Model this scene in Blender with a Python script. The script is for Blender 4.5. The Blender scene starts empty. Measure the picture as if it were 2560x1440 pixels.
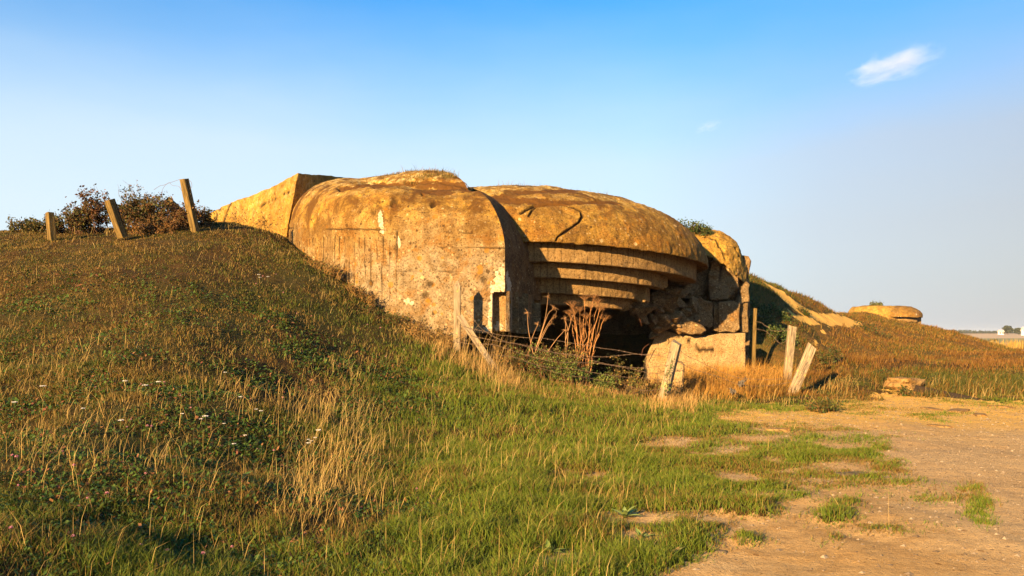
import bpy, bmesh, math, random
import numpy as np
from mathutils import Vector, Matrix

R = math.radians
rng = np.random.default_rng(7)
random.seed(7)
SC = bpy.context.scene

# ------------------------------------------------------------------ camera
F = 1991.0            # focal length in photo pixels (2560 wide)
HZ = 830.0            # horizon row of the photo
EYE = 1.6
cam_d = bpy.data.cameras.new('camera')
cam = bpy.data.objects.new('camera', cam_d)
SC.collection.objects.link(cam)
cam.location = (0, 0, EYE)
cam.rotation_euler = (R(90), 0, 0)
cam_d.sensor_width = 36.0
cam_d.lens = 36.0 * F / 2560.0
cam_d.shift_y = (HZ - 720.0) / 2560.0
cam_d.clip_start = 0.05
cam_d.clip_end = 20000
SC.camera = cam

# ------------------------------------------------------------------ sky, sun, exposure
SUN_EL, SUN_AZ = R(15), R(-33)     # azimuth: how far left of straight behind the camera
to_sun = Vector((math.sin(SUN_AZ) * math.cos(SUN_EL), -math.cos(SUN_AZ) * math.cos(SUN_EL), math.sin(SUN_EL)))
world = bpy.data.worlds.new("World")
SC.world = world
world.use_nodes = True
wt = world.node_tree
for n in list(wt.nodes):
    wt.nodes.remove(n)
wo = wt.nodes.new('ShaderNodeOutputWorld')
wb = wt.nodes.new('ShaderNodeBackground')
sky = wt.nodes.new('ShaderNodeTexSky')
sky.sky_type = 'NISHITA'
sky.sun_disc = False
sky.sun_elevation = SUN_EL
sky.sun_rotation = math.atan2(to_sun.x, to_sun.y)
sky.altitude = 0
sky.air_density = 1.0
sky.dust_density = 0.3
sky.ozone_density = 1.6
wb.inputs['Strength'].default_value = 0.08
hs = wt.nodes.new('ShaderNodeHueSaturation')
hs.inputs['Saturation'].default_value = 1.85
hs.inputs['Value'].default_value = 1.0
tint = wt.nodes.new('ShaderNodeMix'); tint.data_type = 'RGBA'; tint.blend_type = 'MULTIPLY'
tint.inputs[0].default_value = 1.0
tint.inputs[7].default_value = (0.90, 1.10, 1.25, 1)
gam = wt.nodes.new('ShaderNodeGamma'); gam.inputs['Gamma'].default_value = 0.85
wt.links.new(sky.outputs[0], gam.inputs['Color'])
wt.links.new(gam.outputs[0], hs.inputs['Color'])
wt.links.new(hs.outputs[0], tint.inputs[6])
wt.links.new(tint.outputs[2], wb.inputs['Color'])
# low-lying haze in the sky: whitens the first twenty degrees, greyer towards the right
tc = wt.nodes.new('ShaderNodeTexCoord'); sx = wt.nodes.new('ShaderNodeSeparateXYZ'); wt.links.new(tc.outputs['Generated'], sx.inputs[0])
def wramp(sock, stops):
    r = wt.nodes.new('ShaderNodeValToRGB'); cr = r.color_ramp
    cr.elements[0].position, cr.elements[1].position = stops[0][0], stops[-1][0]
    for p_, c_ in stops[1:-1]: cr.elements.new(p_)
    for e, (p_, c_) in zip(cr.elements, stops): e.position = p_; e.color = (c_, c_, c_, 1) if not isinstance(c_, tuple) else (*c_, 1)
    wt.links.new(sock, r.inputs[0]); return r.outputs[0]
wn_ = wt.nodes.new('ShaderNodeTexNoise'); wn_.inputs['Scale'].default_value = 2.2; wn_.inputs['Detail'].default_value = 5
wmp = wt.nodes.new('ShaderNodeMapping'); wmp.inputs['Scale'].default_value = (1, 1, 3.5); wt.links.new(tc.outputs['Generated'], wmp.inputs[0]); wt.links.new(wmp.outputs[0], wn_.inputs['Vector'])
wz = wt.nodes.new('ShaderNodeMath'); wz.operation = 'MULTIPLY_ADD'; wz.inputs[1].default_value = 0.10
wt.links.new(wn_.outputs['Fac'], wz.inputs[0]); wt.links.new(sx.outputs[2], wz.inputs[2])
veil_f = wramp(wz.outputs[0], [(0.0, 1.0), (0.18, 0.92), (0.26, 0.82), (0.36, 0.40), (0.46, 0.05), (0.60, 0.0)])
veil_c = wramp(sx.outputs[0], [(0.0, (0.80, 0.92, 1.0)), (0.16, (0.76, 0.90, 1.0)), (0.36, (0.66, 0.70, 0.76)), (0.55, (0.60, 0.60, 0.62))])
vb = wt.nodes.new('ShaderNodeBackground'); vb.inputs['Strength'].default_value = 0.31; wt.links.new(veil_c, vb.inputs['Color'])
wm = wt.nodes.new('ShaderNodeMixShader'); wt.links.new(veil_f, wm.inputs[0]); wt.links.new(wb.outputs[0], wm.inputs[1]); wt.links.new(vb.outputs[0], wm.inputs[2])
wt.links.new(wm.outputs[0], wo.inputs['Surface'])

sun_d = bpy.data.lights.new('sun', 'SUN')
sun_d.energy = 5.0
sun_d.angle = R(0.53)
sun_d.color = (1.0, 0.70, 0.35)
sun = bpy.data.objects.new('sun', sun_d)
SC.collection.objects.link(sun)
sun.rotation_euler = to_sun.to_track_quat('Z', 'Y').to_euler()

SC.view_settings.view_transform = 'Standard'
SC.view_settings.look = 'None'
SC.view_settings.gamma = 1
SC.view_settings.exposure = 1.7

# ------------------------------------------------------------------ helpers
def P(px, py, D):
    """a point D metres out along the ground, seen at photo pixel (px, py)"""
    return np.array([(px - 1280.0) / F * D, D, EYE + (HZ - py) / F * D])

def PV(px, py, D):
    return Vector(P(px, py, D))

def to_px(V):
    return 1280 + V[:, 0] / V[:, 1] * F, HZ - (V[:, 2] - EYE) / V[:, 1] * F

def _hash(ix, iy, iz, seed):
    h = (ix.astype(np.int64) * 374761393 + iy.astype(np.int64) * 668265263 + iz.astype(np.int64) * 1274126177 + seed * 974711) & 0xffffffff
    h = ((h ^ (h >> 13)) * 1274126177) & 0xffffffff
    h = ((h ^ (h >> 16)) * 2246822519) & 0xffffffff
    return ((h ^ (h >> 15)) & 0xffffff) / float(0xffffff)

def vnoise(x, y, z=None, seed=0):
    x = np.asarray(x, float); y = np.asarray(y, float)
    z = np.zeros_like(x) if z is None else np.asarray(z, float)
    fx, fy, fz = np.floor(x), np.floor(y), np.floor(z)
    tx, ty, tz = x - fx, y - fy, z - fz
    tx, ty, tz = (t * t * (3 - 2 * t) for t in (tx, ty, tz))
    o = 0
    for dx in (0, 1):
        for dy in (0, 1):
            for dz in (0, 1):
                w = (tx if dx else 1 - tx) * (ty if dy else 1 - ty) * (tz if dz else 1 - tz)
                o = o + w * _hash(fx + dx, fy + dy, fz + dz, seed)
    return o * 2 - 1

def fbm(x, y, z=None, octv=4, seed=0):
    a, s, o = 1.0, 1.0, 0
    for i in range(octv):
        o = o + a * vnoise(np.asarray(x) * s + 17.3 * i, np.asarray(y) * s - 9.1 * i, None if z is None else np.asarray(z) * s + 4.7 * i, seed + i)
        a *= 0.5; s *= 2.03
    return o

def smooth(a, b, x):
    t = np.clip((x - a) / (b - a), 0, 1)
    return t * t * (3 - 2 * t)

def seg_dist(px, py, poly, sy=1.0, closed=False):
    d = np.full(np.shape(px), 1e9)
    pts = list(poly) + ([poly[0]] if closed else [])
    for (x0, y0), (x1, y1) in zip(pts[:-1], pts[1:]):
        y0s, y1s = y0 * sy, y1 * sy
        dx, dy = x1 - x0, y1s - y0s
        t = np.clip(((px - x0) * dx + (py * sy - y0s) * dy) / (dx * dx + dy * dy + 1e-9), 0, 1)
        d = np.minimum(d, np.hypot(px - x0 - t * dx, py * sy - y0s - t * dy))
    return d

def in_poly(px, py, poly):
    c = np.zeros(np.shape(px), bool)
    n = len(poly)
    for i in range(n):
        x0, y0 = poly[i]; x1, y1 = poly[(i + 1) % n]
        if y0 == y1:
            continue
        hit = ((y0 > py) != (y1 > py)) & (px < (x1 - x0) * (py - y0) / (y1 - y0) + x0)
        c ^= hit
    return c

def build_mesh(name, V, faces, smooth_sh=True, attrs=None, cols=None):
    """faces: list of (k, array[n,k]) groups"""
    me = bpy.data.meshes.new(name)
    V = np.asarray(V, np.float32)
    me.vertices.add(len(V)); me.vertices.foreach_set('co', V.ravel())
    nl = sum(f.size for f in faces); nf = sum(len(f) for f in faces)
    idx = np.concatenate([np.asarray(f, np.int32).ravel() for f in faces])
    tot = np.concatenate([np.full(len(f), f.shape[1], np.int32) for f in faces])
    st = np.concatenate([[0], np.cumsum(tot)[:-1]]).astype(np.int32)
    me.loops.add(nl); me.loops.foreach_set('vertex_index', idx)
    me.polygons.add(nf); me.polygons.foreach_set('loop_start', st); me.polygons.foreach_set('loop_total', tot)
    me.polygons.foreach_set('use_smooth', np.full(nf, smooth_sh, bool))
    for k, a in (attrs or {}).items():
        at = me.attributes.new(k, 'FLOAT', 'POINT'); at.data.foreach_set('value', np.asarray(a, np.float32))
    if cols is not None:
        at = me.attributes.new('Col', 'FLOAT_COLOR', 'POINT')
        c4 = np.ones((len(V), 4), np.float32); c4[:, :3] = cols
        at.data.foreach_set('color', c4.ravel())
    me.update(calc_edges=True)
    me.validate()
    return me

def tag(o, label=None, cat=None, group=None, kind=None):
    if label: o['label'] = label
    if cat: o['category'] = cat
    if group: o['group'] = group
    if kind: o['kind'] = kind
    return o

def link(name, me, mat=None, parent=None, root=None):
    o = bpy.data.objects.new(name, me)
    SC.collection.objects.link(o)
    if mat is not None and me is not None:
        me.materials.append(mat)
    if parent is not None:
        o.parent = parent
        r = root or parent
        if me is not None:
            me.transform(Matrix.Translation(-r.location))
    return o

def empty(name, loc, label=None, cat=None, group=None):
    o = bpy.data.objects.new(name, None)
    SC.collection.objects.link(o)
    o.location = loc
    return tag(o, label, cat, group)

def grid_faces(nu, nv, wrap=False):
    i = np.arange(nu - 1)[:, None] * nv + np.arange(nv - 1)[None, :]
    i = i.ravel()
    return np.stack([i, i + 1, i + nv + 1, i + nv], 1)

def grid_normals(G):
    du = np.gradient(G, axis=0); dv = np.gradient(G, axis=1)
    n = np.cross(du, dv)
    return n / (np.linalg.norm(n, axis=2, keepdims=True) + 1e-9)

def resample(pts, n):
    pts = np.asarray(pts, float)
    # catmull-rom through the points, then even spacing
    m = len(pts); out = []
    for i in range(m - 1):
        p0, p1, p2, p3 = pts[max(i - 1, 0)], pts[i], pts[i + 1], pts[min(i + 2, m - 1)]
        for t in np.linspace(0, 1, 40, endpoint=False):
            out.append(0.5 * ((2 * p1) + (-p0 + p2) * t + (2 * p0 - 5 * p1 + 4 * p2 - p3) * t * t + (-p0 + 3 * p1 - 3 * p2 + p3) * t ** 3))
    out.append(pts[-1]); out = np.array(out)
    s = np.concatenate([[0], np.cumsum(np.linalg.norm(np.diff(out, axis=0), axis=1))])
    q = np.linspace(0, s[-1], n)
    return np.stack([np.interp(q, s, out[:, k]) for k in range(out.shape[1])], 1), q

# ------------------------------------------------------------------ node helper
class NT:
    def __init__(self, name):
        self.m = bpy.data.materials.new(name); self.m.use_nodes = True
        self.t = self.m.node_tree
        for n in list(self.t.nodes): self.t.nodes.remove(n)
        self.out = self.n('ShaderNodeOutputMaterial')
    def n(self, typ, **kw):
        x = self.t.nodes.new(typ)
        for k, v in kw.items(): setattr(x, k, v)
        return x
    def set(self, sock, v):
        if isinstance(v, bpy.types.NodeSocket): self.t.links.new(v, sock)
        elif isinstance(v, (tuple, list)) and len(v) == 3 and sock.type == 'RGBA': sock.default_value = (*v, 1)
        else: sock.default_value = v
    def pos(self):
        return self.n('ShaderNodeNewGeometry').outputs['Position']
    def objco(self):
        return self.n('ShaderNodeTexCoord').outputs['Object']
    def mapping(self, vec, scale=(1, 1, 1), loc=(0, 0, 0), rot=(0, 0, 0)):
        m = self.n('ShaderNodeMapping')
        self.set(m.inputs['Vector'], vec); m.inputs['Scale'].default_value = scale; m.inputs['Location'].default_value = loc
        m.inputs['Rotation'].default_value = rot
        return m.outputs[0]
    def noise(self, vec, scale, detail=4, rough=0.55, dist=0.0):
        x = self.n('ShaderNodeTexNoise'); self.set(x.inputs['Vector'], vec)
        x.inputs['Scale'].default_value = scale; x.inputs['Detail'].default_value = detail
        x.inputs['Roughness'].default_value = rough; x.inputs['Distortion'].default_value = dist
        return x.outputs['Fac']
    def voro(self, vec, scale, feature='F1', rand=1.0):
        x = self.n('ShaderNodeTexVoronoi', feature=feature); self.set(x.inputs['Vector'], vec)
        x.inputs['Scale'].default_value = scale
        x.inputs['Randomness'].default_value = rand
        return x
    def ramp(self, fac, stops, interp='LINEAR'):
        r = self.n('ShaderNodeValToRGB'); self.set(r.inputs[0], fac)
        cr = r.color_ramp; cr.interpolation = interp
        while len(cr.elements) > 1: cr.elements.remove(cr.elements[-1])
        for i, (p, c) in enumerate(stops):
            e = cr.elements[0] if i == 0 else cr.elements.new(p)
            e.position = p
            e.color = (c, c, c, 1) if not isinstance(c, (tuple, list)) else (*c, 1)
        return r.outputs[0]
    def mix(self, fac, a, b, blend='MIX'):
        x = self.n('ShaderNodeMix', data_type='RGBA', blend_type=blend)
        self.set(x.inputs[0], fac); self.set(x.inputs[6], a); self.set(x.inputs[7], b)
        return x.outputs[2]
    def math(self, op, a, b=0.0, clamp=False):
        x = self.n('ShaderNodeMath', operation=op, use_clamp=clamp)
        self.set(x.inputs[0], a); self.set(x.inputs[1], b)
        return x.outputs[0]
    def attr(self, name, out='Fac'):
        x = self.n('ShaderNodeAttribute', attribute_name=name); return x.outputs[out]
    def bump(self, h, strength=0.5, dist=0.02):
        b = self.n('ShaderNodeBump'); self.set(b.inputs['Height'], h)
        b.inputs['Strength'].default_value = strength; b.inputs['Distance'].default_value = dist
        return b.outputs[0]
    def sep(self, v):
        s = self.n('ShaderNodeSeparateXYZ'); self.set(s.inputs[0], v); return s.outputs
    def comb(self, x, y, z):
        s = self.n('ShaderNodeCombineXYZ'); self.set(s.inputs[0], x); self.set(s.inputs[1], y); self.set(s.inputs[2], z); return s.outputs[0]
    def finish(self, col, rough=0.95, normal=None, spec=0.2, transl=0.0):
        b = self.n('ShaderNodeBsdfPrincipled')
        self.set(b.inputs['Base Color'], col); self.set(b.inputs['Roughness'], rough)
        b.inputs['Specular IOR Level'].default_value = spec
        if normal is not None: self.set(b.inputs['Normal'], normal)
        res = b.outputs[0]
        if transl > 0:
            tr = self.n('ShaderNodeBsdfTranslucent'); self.set(tr.inputs[0], col)
            mx = self.n('ShaderNodeMixShader'); mx.inputs[0].default_value = transl
            self.t.links.new(res, mx.inputs[1]); self.t.links.new(tr.outputs[0], mx.inputs[2]); res = mx.outputs[0]
        self.t.links.new(res, self.out.inputs['Surface'])
        return self.m

# ------------------------------------------------------------------ materials
def concrete(name, low, high, dark, spots=1.0, z0=3.2, z1=4.8, boards=0.0, pale=0.0, lich=1.0):
    k = NT(name); p = k.pos()
    z = k.sep(p)[2]
    big = k.noise(p, 0.7, 5, 0.6)
    med = k.noise(p, 3.5, 6, 0.65)
    fine = k.noise(p, 24, 5, 0.75)
    zf = k.math('ADD', z, k.math('MULTIPLY', k.math('SUBTRACT', big, 0.5), 3.0))
    zf = k.math('DIVIDE', k.math('SUBTRACT', zf, z0), z1 - z0, clamp=True)
    col = k.mix(zf, low, high)
    col = k.mix(k.ramp(med, [(0.42, 0.0), (0.62, 0.75)]), col, dark)
    # rusty lichen bloom
    rust = k.math('MULTIPLY', k.ramp(k.noise(p, 1.6, 6, 0.7, 0.6), [(0.50, 0.0), (0.62, 1.0)]), 0.65 * lich)
    col = k.mix(rust, col, (0.43, 0.20, 0.035))
    col = k.mix(k.ramp(fine, [(0.39, 0.75), (0.48, 0.0)]), col, (0.07, 0.042, 0.018))
    col = k.mix(k.ramp(fine, [(0.55, 0.0), (0.66, 0.55)]), col, (0.64, 0.48, 0.26))
    # exposed aggregate, pits, and round lichens
    wob = k.n('ShaderNodeVectorMath', operation='ADD')
    k.set(wob.inputs[0], p)
    nz = k.n('ShaderNodeTexNoise'); k.set(nz.inputs['Vector'], p); nz.inputs['Scale'].default_value = 14
    sc = k.n('ShaderNodeVectorMath', operation='SCALE'); k.set(sc.inputs[0], nz.outputs['Color']); sc.inputs['Scale'].default_value = 0.05
    k.t.links.new(sc.outputs[0], wob.inputs[1]); q = wob.outputs[0]
    def dots(scale, rad, thr, c, amt):
        nonlocal col
        v = k.voro(q, scale)
        rnd = k.sep(v.outputs['Color'])[0]
        size = k.math('MULTIPLY', k.sep(v.outputs['Color'])[1], rad)
        m = k.math('MULTIPLY', k.math('LESS_THAN', v.outputs['Distance'], size), k.math('GREATER_THAN', rnd, thr))
        col = k.mix(k.math('MULTIPLY', m, amt), col, c)
        return m
    m1 = dots(7.5, 0.34, 0.72, (0.085, 0.05, 0.022), 0.8 * spots)
    dots(4.2, 0.26, 0.86, (0.72, 0.58, 0.34), 0.8 * spots)
    m2 = dots(17, 0.36, 0.62, (0.06, 0.04, 0.02), 0.7 * spots)
    dots(13, 0.42, 0.74, (0.66, 0.54, 0.34), 0.75 * spots)
    dots(5.5, 0.45, 0.80, (0.52, 0.25, 0.03), 0.7 * lich * spots)
    # pale crusty lichen on the tops, and dark weather stains
    top = k.math('MULTIPLY', k.math('SUBTRACT', z, 5.0), 1.3, True)
    pl = k.math('MULTIPLY', top, k.ramp(k.noise(p, 5.5, 6, 0.72, 0.4), [(0.48, 0.0), (0.56, 1.0)]))
    col = k.mix(k.math('MULTIPLY', pl, lich), col, (0.74, 0.60, 0.30))
    stn = k.math('MULTIPLY', zf, k.ramp(k.noise(k.mapping(p, (1.2, 1.2, 0.5)), 1.3, 5, 0.65, 0.5), [(0.44, 0.0), (0.58, 0.95)]))
    col = k.mix(k.math('MULTIPLY', stn, min(lich, 1.0)), col, (0.15, 0.075, 0.018))
    bh = k.math('ADD', k.math('MULTIPLY', fine, 0.6), k.math('MULTIPLY', med, 0.8))
    bh = k.math('SUBTRACT', bh, k.math('MULTIPLY', k.math('ADD', m1, m2), 0.7))
    if boards > 0:
        al = k.attr('along')
        jit = k.noise(k.comb(k.math('MULTIPLY', al, 1.0), 0.0, 0.0), 2.3, 2)
        wv = k.math('FRACT', k.math('MULTIPLY', al, 5.5))
        line = k.math('LESS_THAN', wv, 0.2)
        brk = k.ramp(k.noise(k.comb(k.math('MULTIPLY', al, 2.2), k.math('MULTIPLY', z, 1.1), 3.0), 1.5, 3), [(0.42, 0.0), (0.54, 1.0)])
        wall = k.attr('boards')
        lm = k.math('MULTIPLY', k.math('MULTIPLY', line, brk), wall)
        col = k.mix(k.math('MULTIPLY', lm, boards), col, (0.05, 0.034, 0.018))
        bh = k.math('SUBTRACT', bh, k.math('MULTIPLY', lm, 0.5))
        # vertical streaks of run-off
        st = k.ramp(k.noise(k.comb(k.math('MULTIPLY', al, 6.0), k.math('MULTIPLY', z, 0.35), 1.0), 1.6, 4), [(0.50, 0.0), (0.66, 0.7)])
        col = k.mix(k.math('MULTIPLY', k.math('MULTIPLY', st, wall), 0.85), col, dark)
    wh = k.attr('white')
    wn = k.math('GREATER_THAN', k.math('ADD', wh, k.math('MULTIPLY', k.math('SUBTRACT', k.noise(p, 6, 6, 0.7), 0.5), 2.2)), 0.72)
    wn = k.math('MULTIPLY', wn, k.math('GREATER_THAN', wh, 0.12))
    col = k.mix(wn, col, k.mix(k.ramp(k.noise(p, 22, 3), [(0.40, 0.0), (0.62, 1.0)]), (0.80, 0.76, 0.68), (0.62, 0.50, 0.34)))
    cr = k.attr('crack')
    col = k.mix(k.math('MULTIPLY', cr, 1.0), col, (0.018, 0.012, 0.008))
    soil = k.attr('soil')
    sn = k.math('GREATER_THAN', k.math('ADD', soil, k.math('MULTIPLY', k.math('SUBTRACT', k.noise(p, 6, 5, 0.7), 0.5), 1.5)), 0.62)
    col = k.mix(sn, col, k.mix(fine, (0.10, 0.045, 0.012), (0.24, 0.12, 0.03)))
    col = k.mix(1.0, col, (0.66, 0.57, 0.42), 'MULTIPLY')
    return k.finish(col, 0.95, k.bump(bh, 1.0, 0.05), 0.12)

M = {}
M['stained_shade'] = concrete('concrete_stain_shade', (0.25, 0.165, 0.09), (0.25, 0.15, 0.06), (0.10, 0.06, 0.03), 0.7, lich=0.5)  # rust stain plus the inner face's shade, darkened into the base colour
M['concrete'] = concrete('concrete_lichen', (0.46, 0.38, 0.275), (0.60, 0.375, 0.065), (0.20, 0.125, 0.05), 1.0, 3.0, 4.9, boards=0.9)
M['canopy'] = concrete('concrete_roof', (0.38, 0.22, 0.05), (0.58, 0.38, 0.08), (0.17, 0.10, 0.035), 1.0, 3.6, 5.4)
M['clean'] = concrete('concrete_ledge', (0.46, 0.32, 0.16), (0.46, 0.32, 0.16), (0.31, 0.205, 0.095), 0.12, boards=0.4, lich=0.25)
M['broken'] = concrete('concrete_broken', (0.34, 0.25, 0.15), (0.36, 0.24, 0.11), (0.17, 0.11, 0.055), 0.8, lich=0.6)
M['golden'] = concrete('concrete_gold_lichen', (0.64, 0.42, 0.10), (0.68, 0.44, 0.09), (0.36, 0.21, 0.05), 0.8, lich=0.4)
M['plain_wall'] = concrete('concrete_smooth', (0.60, 0.46, 0.28), (0.58, 0.42, 0.22), (0.40, 0.28, 0.15), 0.15, lich=0.5)

def mat_wood():
    k = NT('weathered_wood'); p = k.objco()
    g = k.noise(k.mapping(p, (60, 60, 3)), 1.0, 5, 0.6, 0.6)
    c = k.mix(k.ramp(g, [(0.35, 0.0), (0.62, 1.0)]), (0.35, 0.265, 0.155), (0.16, 0.11, 0.06))
    ck = k.noise(k.mapping(p, (34, 34, 1.2), (3, 1, 0)), 1.0, 3, 0.5, 0.8)
    ckm = k.ramp(ck, [(0.34, 1.0), (0.385, 0.0)])
    c = k.mix(ckm, c, (0.06, 0.04, 0.02))
    li = k.ramp(k.noise(p, 7, 5, 0.7), [(0.56, 0.0), (0.68, 0.8)])
    c = k.mix(li, c, (0.42, 0.33, 0.08))
    return k.finish(c, 0.9, k.bump(k.math('SUBTRACT', g, k.math('MULTIPLY', ckm, 0.9)), 0.6, 0.01), 0.15)
M['wood'] = mat_wood()

def mat_oldwood():
    k = NT('old_dark_wood'); p = k.objco()
    g = k.noise(k.mapping(p, (50, 50, 3)), 1.0, 5, 0.6, 0.6)
    c = k.mix(k.ramp(g, [(0.35, 0.0), (0.62, 1.0)]), (0.24, 0.15, 0.045), (0.08, 0.05, 0.016))
    ckm = k.ramp(k.noise(k.mapping(p, (30, 30, 1.2)), 1.0, 3, 0.5, 0.8), [(0.36, 1.0), (0.40, 0.0)])
    c = k.mix(ckm, c, (0.04, 0.025, 0.012))
    return k.finish(c, 0.95, k.bump(k.math('SUBTRACT', g, ckm), 0.6, 0.01), 0.1)
M['oldwood'] = mat_oldwood()

def mat_vcol(name, transl=0.3, rough=0.7, spec=0.2):
    k = NT(name); return k.finish(k.attr('Col', 'Color'), rough, None, spec, transl)
M['grass'] = mat_vcol('grass_blades', 0.28, 0.65, 0.25)
M['leaf'] = mat_vcol('leaves', 0.25, 0.6, 0.25)
M['stalk'] = mat_vcol('dry_stalks', 0.0, 0.85, 0.1)
def mat_flat(name, c, rough=0.8, metal=0.0, spec=0.3):
    k = NT(name); p = k.pos()
    n = k.noise(p, 30, 4)
    col = k.mix(n, tuple(v * 1.25 for v in c), tuple(v * 0.65 for v in c))
    m = k.finish(col, rough, k.bump(n, 0.3, 0.005), spec)
    return m
M['wire'] = mat_flat('rusty_wire', (0.16, 0.10, 0.06), 0.7)
M['rust'] = mat_flat('rusty_iron', (0.10, 0.035, 0.015), 0.85)
M['grey'] = mat_flat('grey_plastic_strip', (0.12, 0.095, 0.07), 0.7, 0, 0.1)

def mat_ground():
    k = NT('ground_soil'); p = k.pos()
    big = k.noise(p, 0.35, 5, 0.6); med = k.noise(p, 2.2, 6, 0.65); fine = k.noise(p, 24, 4, 0.7)
    c = k.mix(k.ramp(med, [(0.38, 0.0), (0.62, 1.0)]), (0.05, 0.034, 0.010), (0.10, 0.052, 0.015))
    c = k.mix(k.ramp(big, [(0.45, 0.0), (0.6, 0.7)]), c, (0.055, 0.060, 0.014))
    far = k.attr('far')
    f2 = k.noise(p, 1.1, 6, 0.7)
    heath = k.mix(k.ramp(f2, [(0.40, 0.0), (0.60, 1.0)]), (0.20, 0.095, 0.022), (0.11, 0.085, 0.02))
    heath = k.mix(k.ramp(k.noise(p, 5.0, 4, 0.7), [(0.5, 0.0), (0.66, 0.8)]), heath, (0.045, 0.045, 0.012))
    c = k.mix(far, c, heath)
    c = k.mix(k.ramp(fine, [(0.40, 0.55), (0.56, 0.0)]), c, (0.03, 0.02, 0.01))
    return k.finish(c, 1.0, k.bump(k.math('ADD', fine, med), 0.8, 0.05), 0.05)
M['ground'] = mat_ground()

def mat_path():
    k = NT('sandy_path'); p = k.pos()
    big = k.noise(p, 0.55, 5, 0.6); med = k.noise(p, 4.0, 6, 0.65); fine = k.noise(p, 70, 3, 0.7)
    x, y, _ = k.sep(p)[:3]
    c = k.mix(k.ramp(big, [(0.38, 0.0), (0.62, 1.0)]), (0.80, 0.57, 0.30), (0.68, 0.44, 0.19))
    c = k.mix(k.ramp(med, [(0.48, 0.0), (0.66, 0.6)]), c, (0.50, 0.31, 0.13))
    c = k.mix(k.ramp(k.noise(p, 26, 5, 0.75), [(0.38, 0.5), (0.49, 0.0)]), c, (0.30, 0.18, 0.075))
    c = k.mix(k.ramp(k.noise(k.mapping(p, (0.9, 2.6, 1), (0, 0, 0), (0, 0, 0.5)), 1.6, 5, 0.7), [(0.52, 0.0), (0.66, 0.5)]), c, (0.42, 0.25, 0.09))
    gm = k.attr('gravel')
    c = k.mix(k.math('MULTIPLY', gm, 0.5), c, (0.60, 0.45, 0.28))
    v = k.voro(p, 42); st = k.math('MULTIPLY', k.math('LESS_THAN', v.outputs['Distance'], 0.36), k.math('GREATER_THAN', k.sep(v.outputs['Color'])[0], 0.62))
    stc = k.mix(k.sep(v.outputs['Color'])[1], (0.24, 0.18, 0.12), (0.60, 0.50, 0.38))
    c = k.mix(k.math('MULTIPLY', st, k.math('ADD', 0.35, k.math('MULTIPLY', gm, 0.6))), c, stc)
    v2 = k.voro(p, 6.0); bl = k.math('MULTIPLY', k.math('LESS_THAN', k.math('ADD', v2.outputs['Distance'], k.math('MULTIPLY', k.noise(p, 30, 3), 0.25)), 0.27), k.math('GREATER_THAN', k.sep(v2.outputs['Color'])[0], 0.72))
    c = k.mix(k.math('MULTIPLY', bl, 0.7), c, (0.20, 0.10, 0.035))
    v3 = k.voro(p, 19.0); b3 = k.math('MULTIPLY', k.math('LESS_THAN', k.math('ADD', v3.outputs['Distance'], k.math('MULTIPLY', k.noise(p, 60, 2), 0.3)), 0.33), k.math('GREATER_THAN', k.sep(v3.outputs['Color'])[0], 0.86))
    c = k.mix(k.math('MULTIPLY', b3, 0.75), c, (0.13, 0.075, 0.035))
    c = k.mix(1.0, c, (0.80, 0.70, 0.53), 'MULTIPLY')
    och = k.attr('ochre')
    c = k.mix(k.math('MULTIPLY', och, k.ramp(k.noise(p, 3.2, 5, 0.65), [(0.36, 0.35), (0.56, 1.0)])), c, (0.72, 0.40, 0.085))
    h = k.math('ADD', k.math('MULTIPLY', fine, 0.5), k.math('ADD', k.math('MULTIPLY', med, 1.2), k.math('MULTIPLY', st, 0.6)))
    return k.finish(c, 1.0, k.bump(h, 0.9, 0.045), 0.05)
M['path'] = mat_path()

# ------------------------------------------------------------------ terrain
PX = [  # (px, py, D) read off the photograph
    (0,1440,4.4),(0,1300,5.5),(0,1100,8),(0,900,11.5),(0,750,14.5),(0,640,16.8),(0,594,18.8),
    (235,600,18.8),(235,700,15.5),(235,900,11.2),(235,1150,7.0),
    (470,1440,5.0),(470,1200,6.9),(470,1000,9.7),(470,850,12.7),(470,700,16.2),(470,610,18.6),(470,576,20.2),
    (600,566,21.5),(600,640,18.8),
    (720,1440,5.2),(720,1200,8.2),(720,1000,11.7),(720,850,14.7),(720,720,17.8),(720,640,20.2),(720,612,21.8),
    (950,1440,5.22),(950,1200,8.5),(950,1000,13.2),(950,900,16),(950,790,18.9),(850,700,19.7),
    (1140,1100,11.6),(1140,950,16),(1140,880,18.4),(1250,945,17.3),(1250,1000,14.6),
    (1450,978,18),(1450,1050,14.2),(1670,1000,18.7),(1670,968,21),(1750,955,23.5),(1975,950,22),(1885,905,28),
    (1880,718,33),(1940,722,37),(2000,742,38.5),(2060,768,41),(2110,792,46),(1960,744,34.5),(2000,771,35.2),(2045,791,36.3),(2090,805,37.8),(1900,862,28.5),(1990,862,30),(2050,843,33),
    (2050,945,22),(2250,965,21),(2050,1000,18.9),(2180,992,19.6),(2400,1004,18.2),(2560,1015,17.2),
    (2200,900,27),(2400,930,24),(2560,950,22),(2200,850,40),(2400,880,34),(2560,910,28),
    (2150,812,58),(2300,824,55),(2400,846,50),(2440,852,46),(2450,859,50),(2500,874,45),(2560,892,45),(2560,896,37),(2210,808,72),
]
CP = [tuple(P(*q)) for q in PX]
CP += [(x, y, 0.0) for x, y in ((0,4),(3,4),(8,4),(14,4),(22,4),(1,8),(4,8),(9,8),(15,8),(24,9),(2,12),(6,12),(12,12),(24,15),(4,16),(8,16),(-1,5),(-5,-6),(5,-12),(20,-10),(-1,2),(3,1))]
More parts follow.
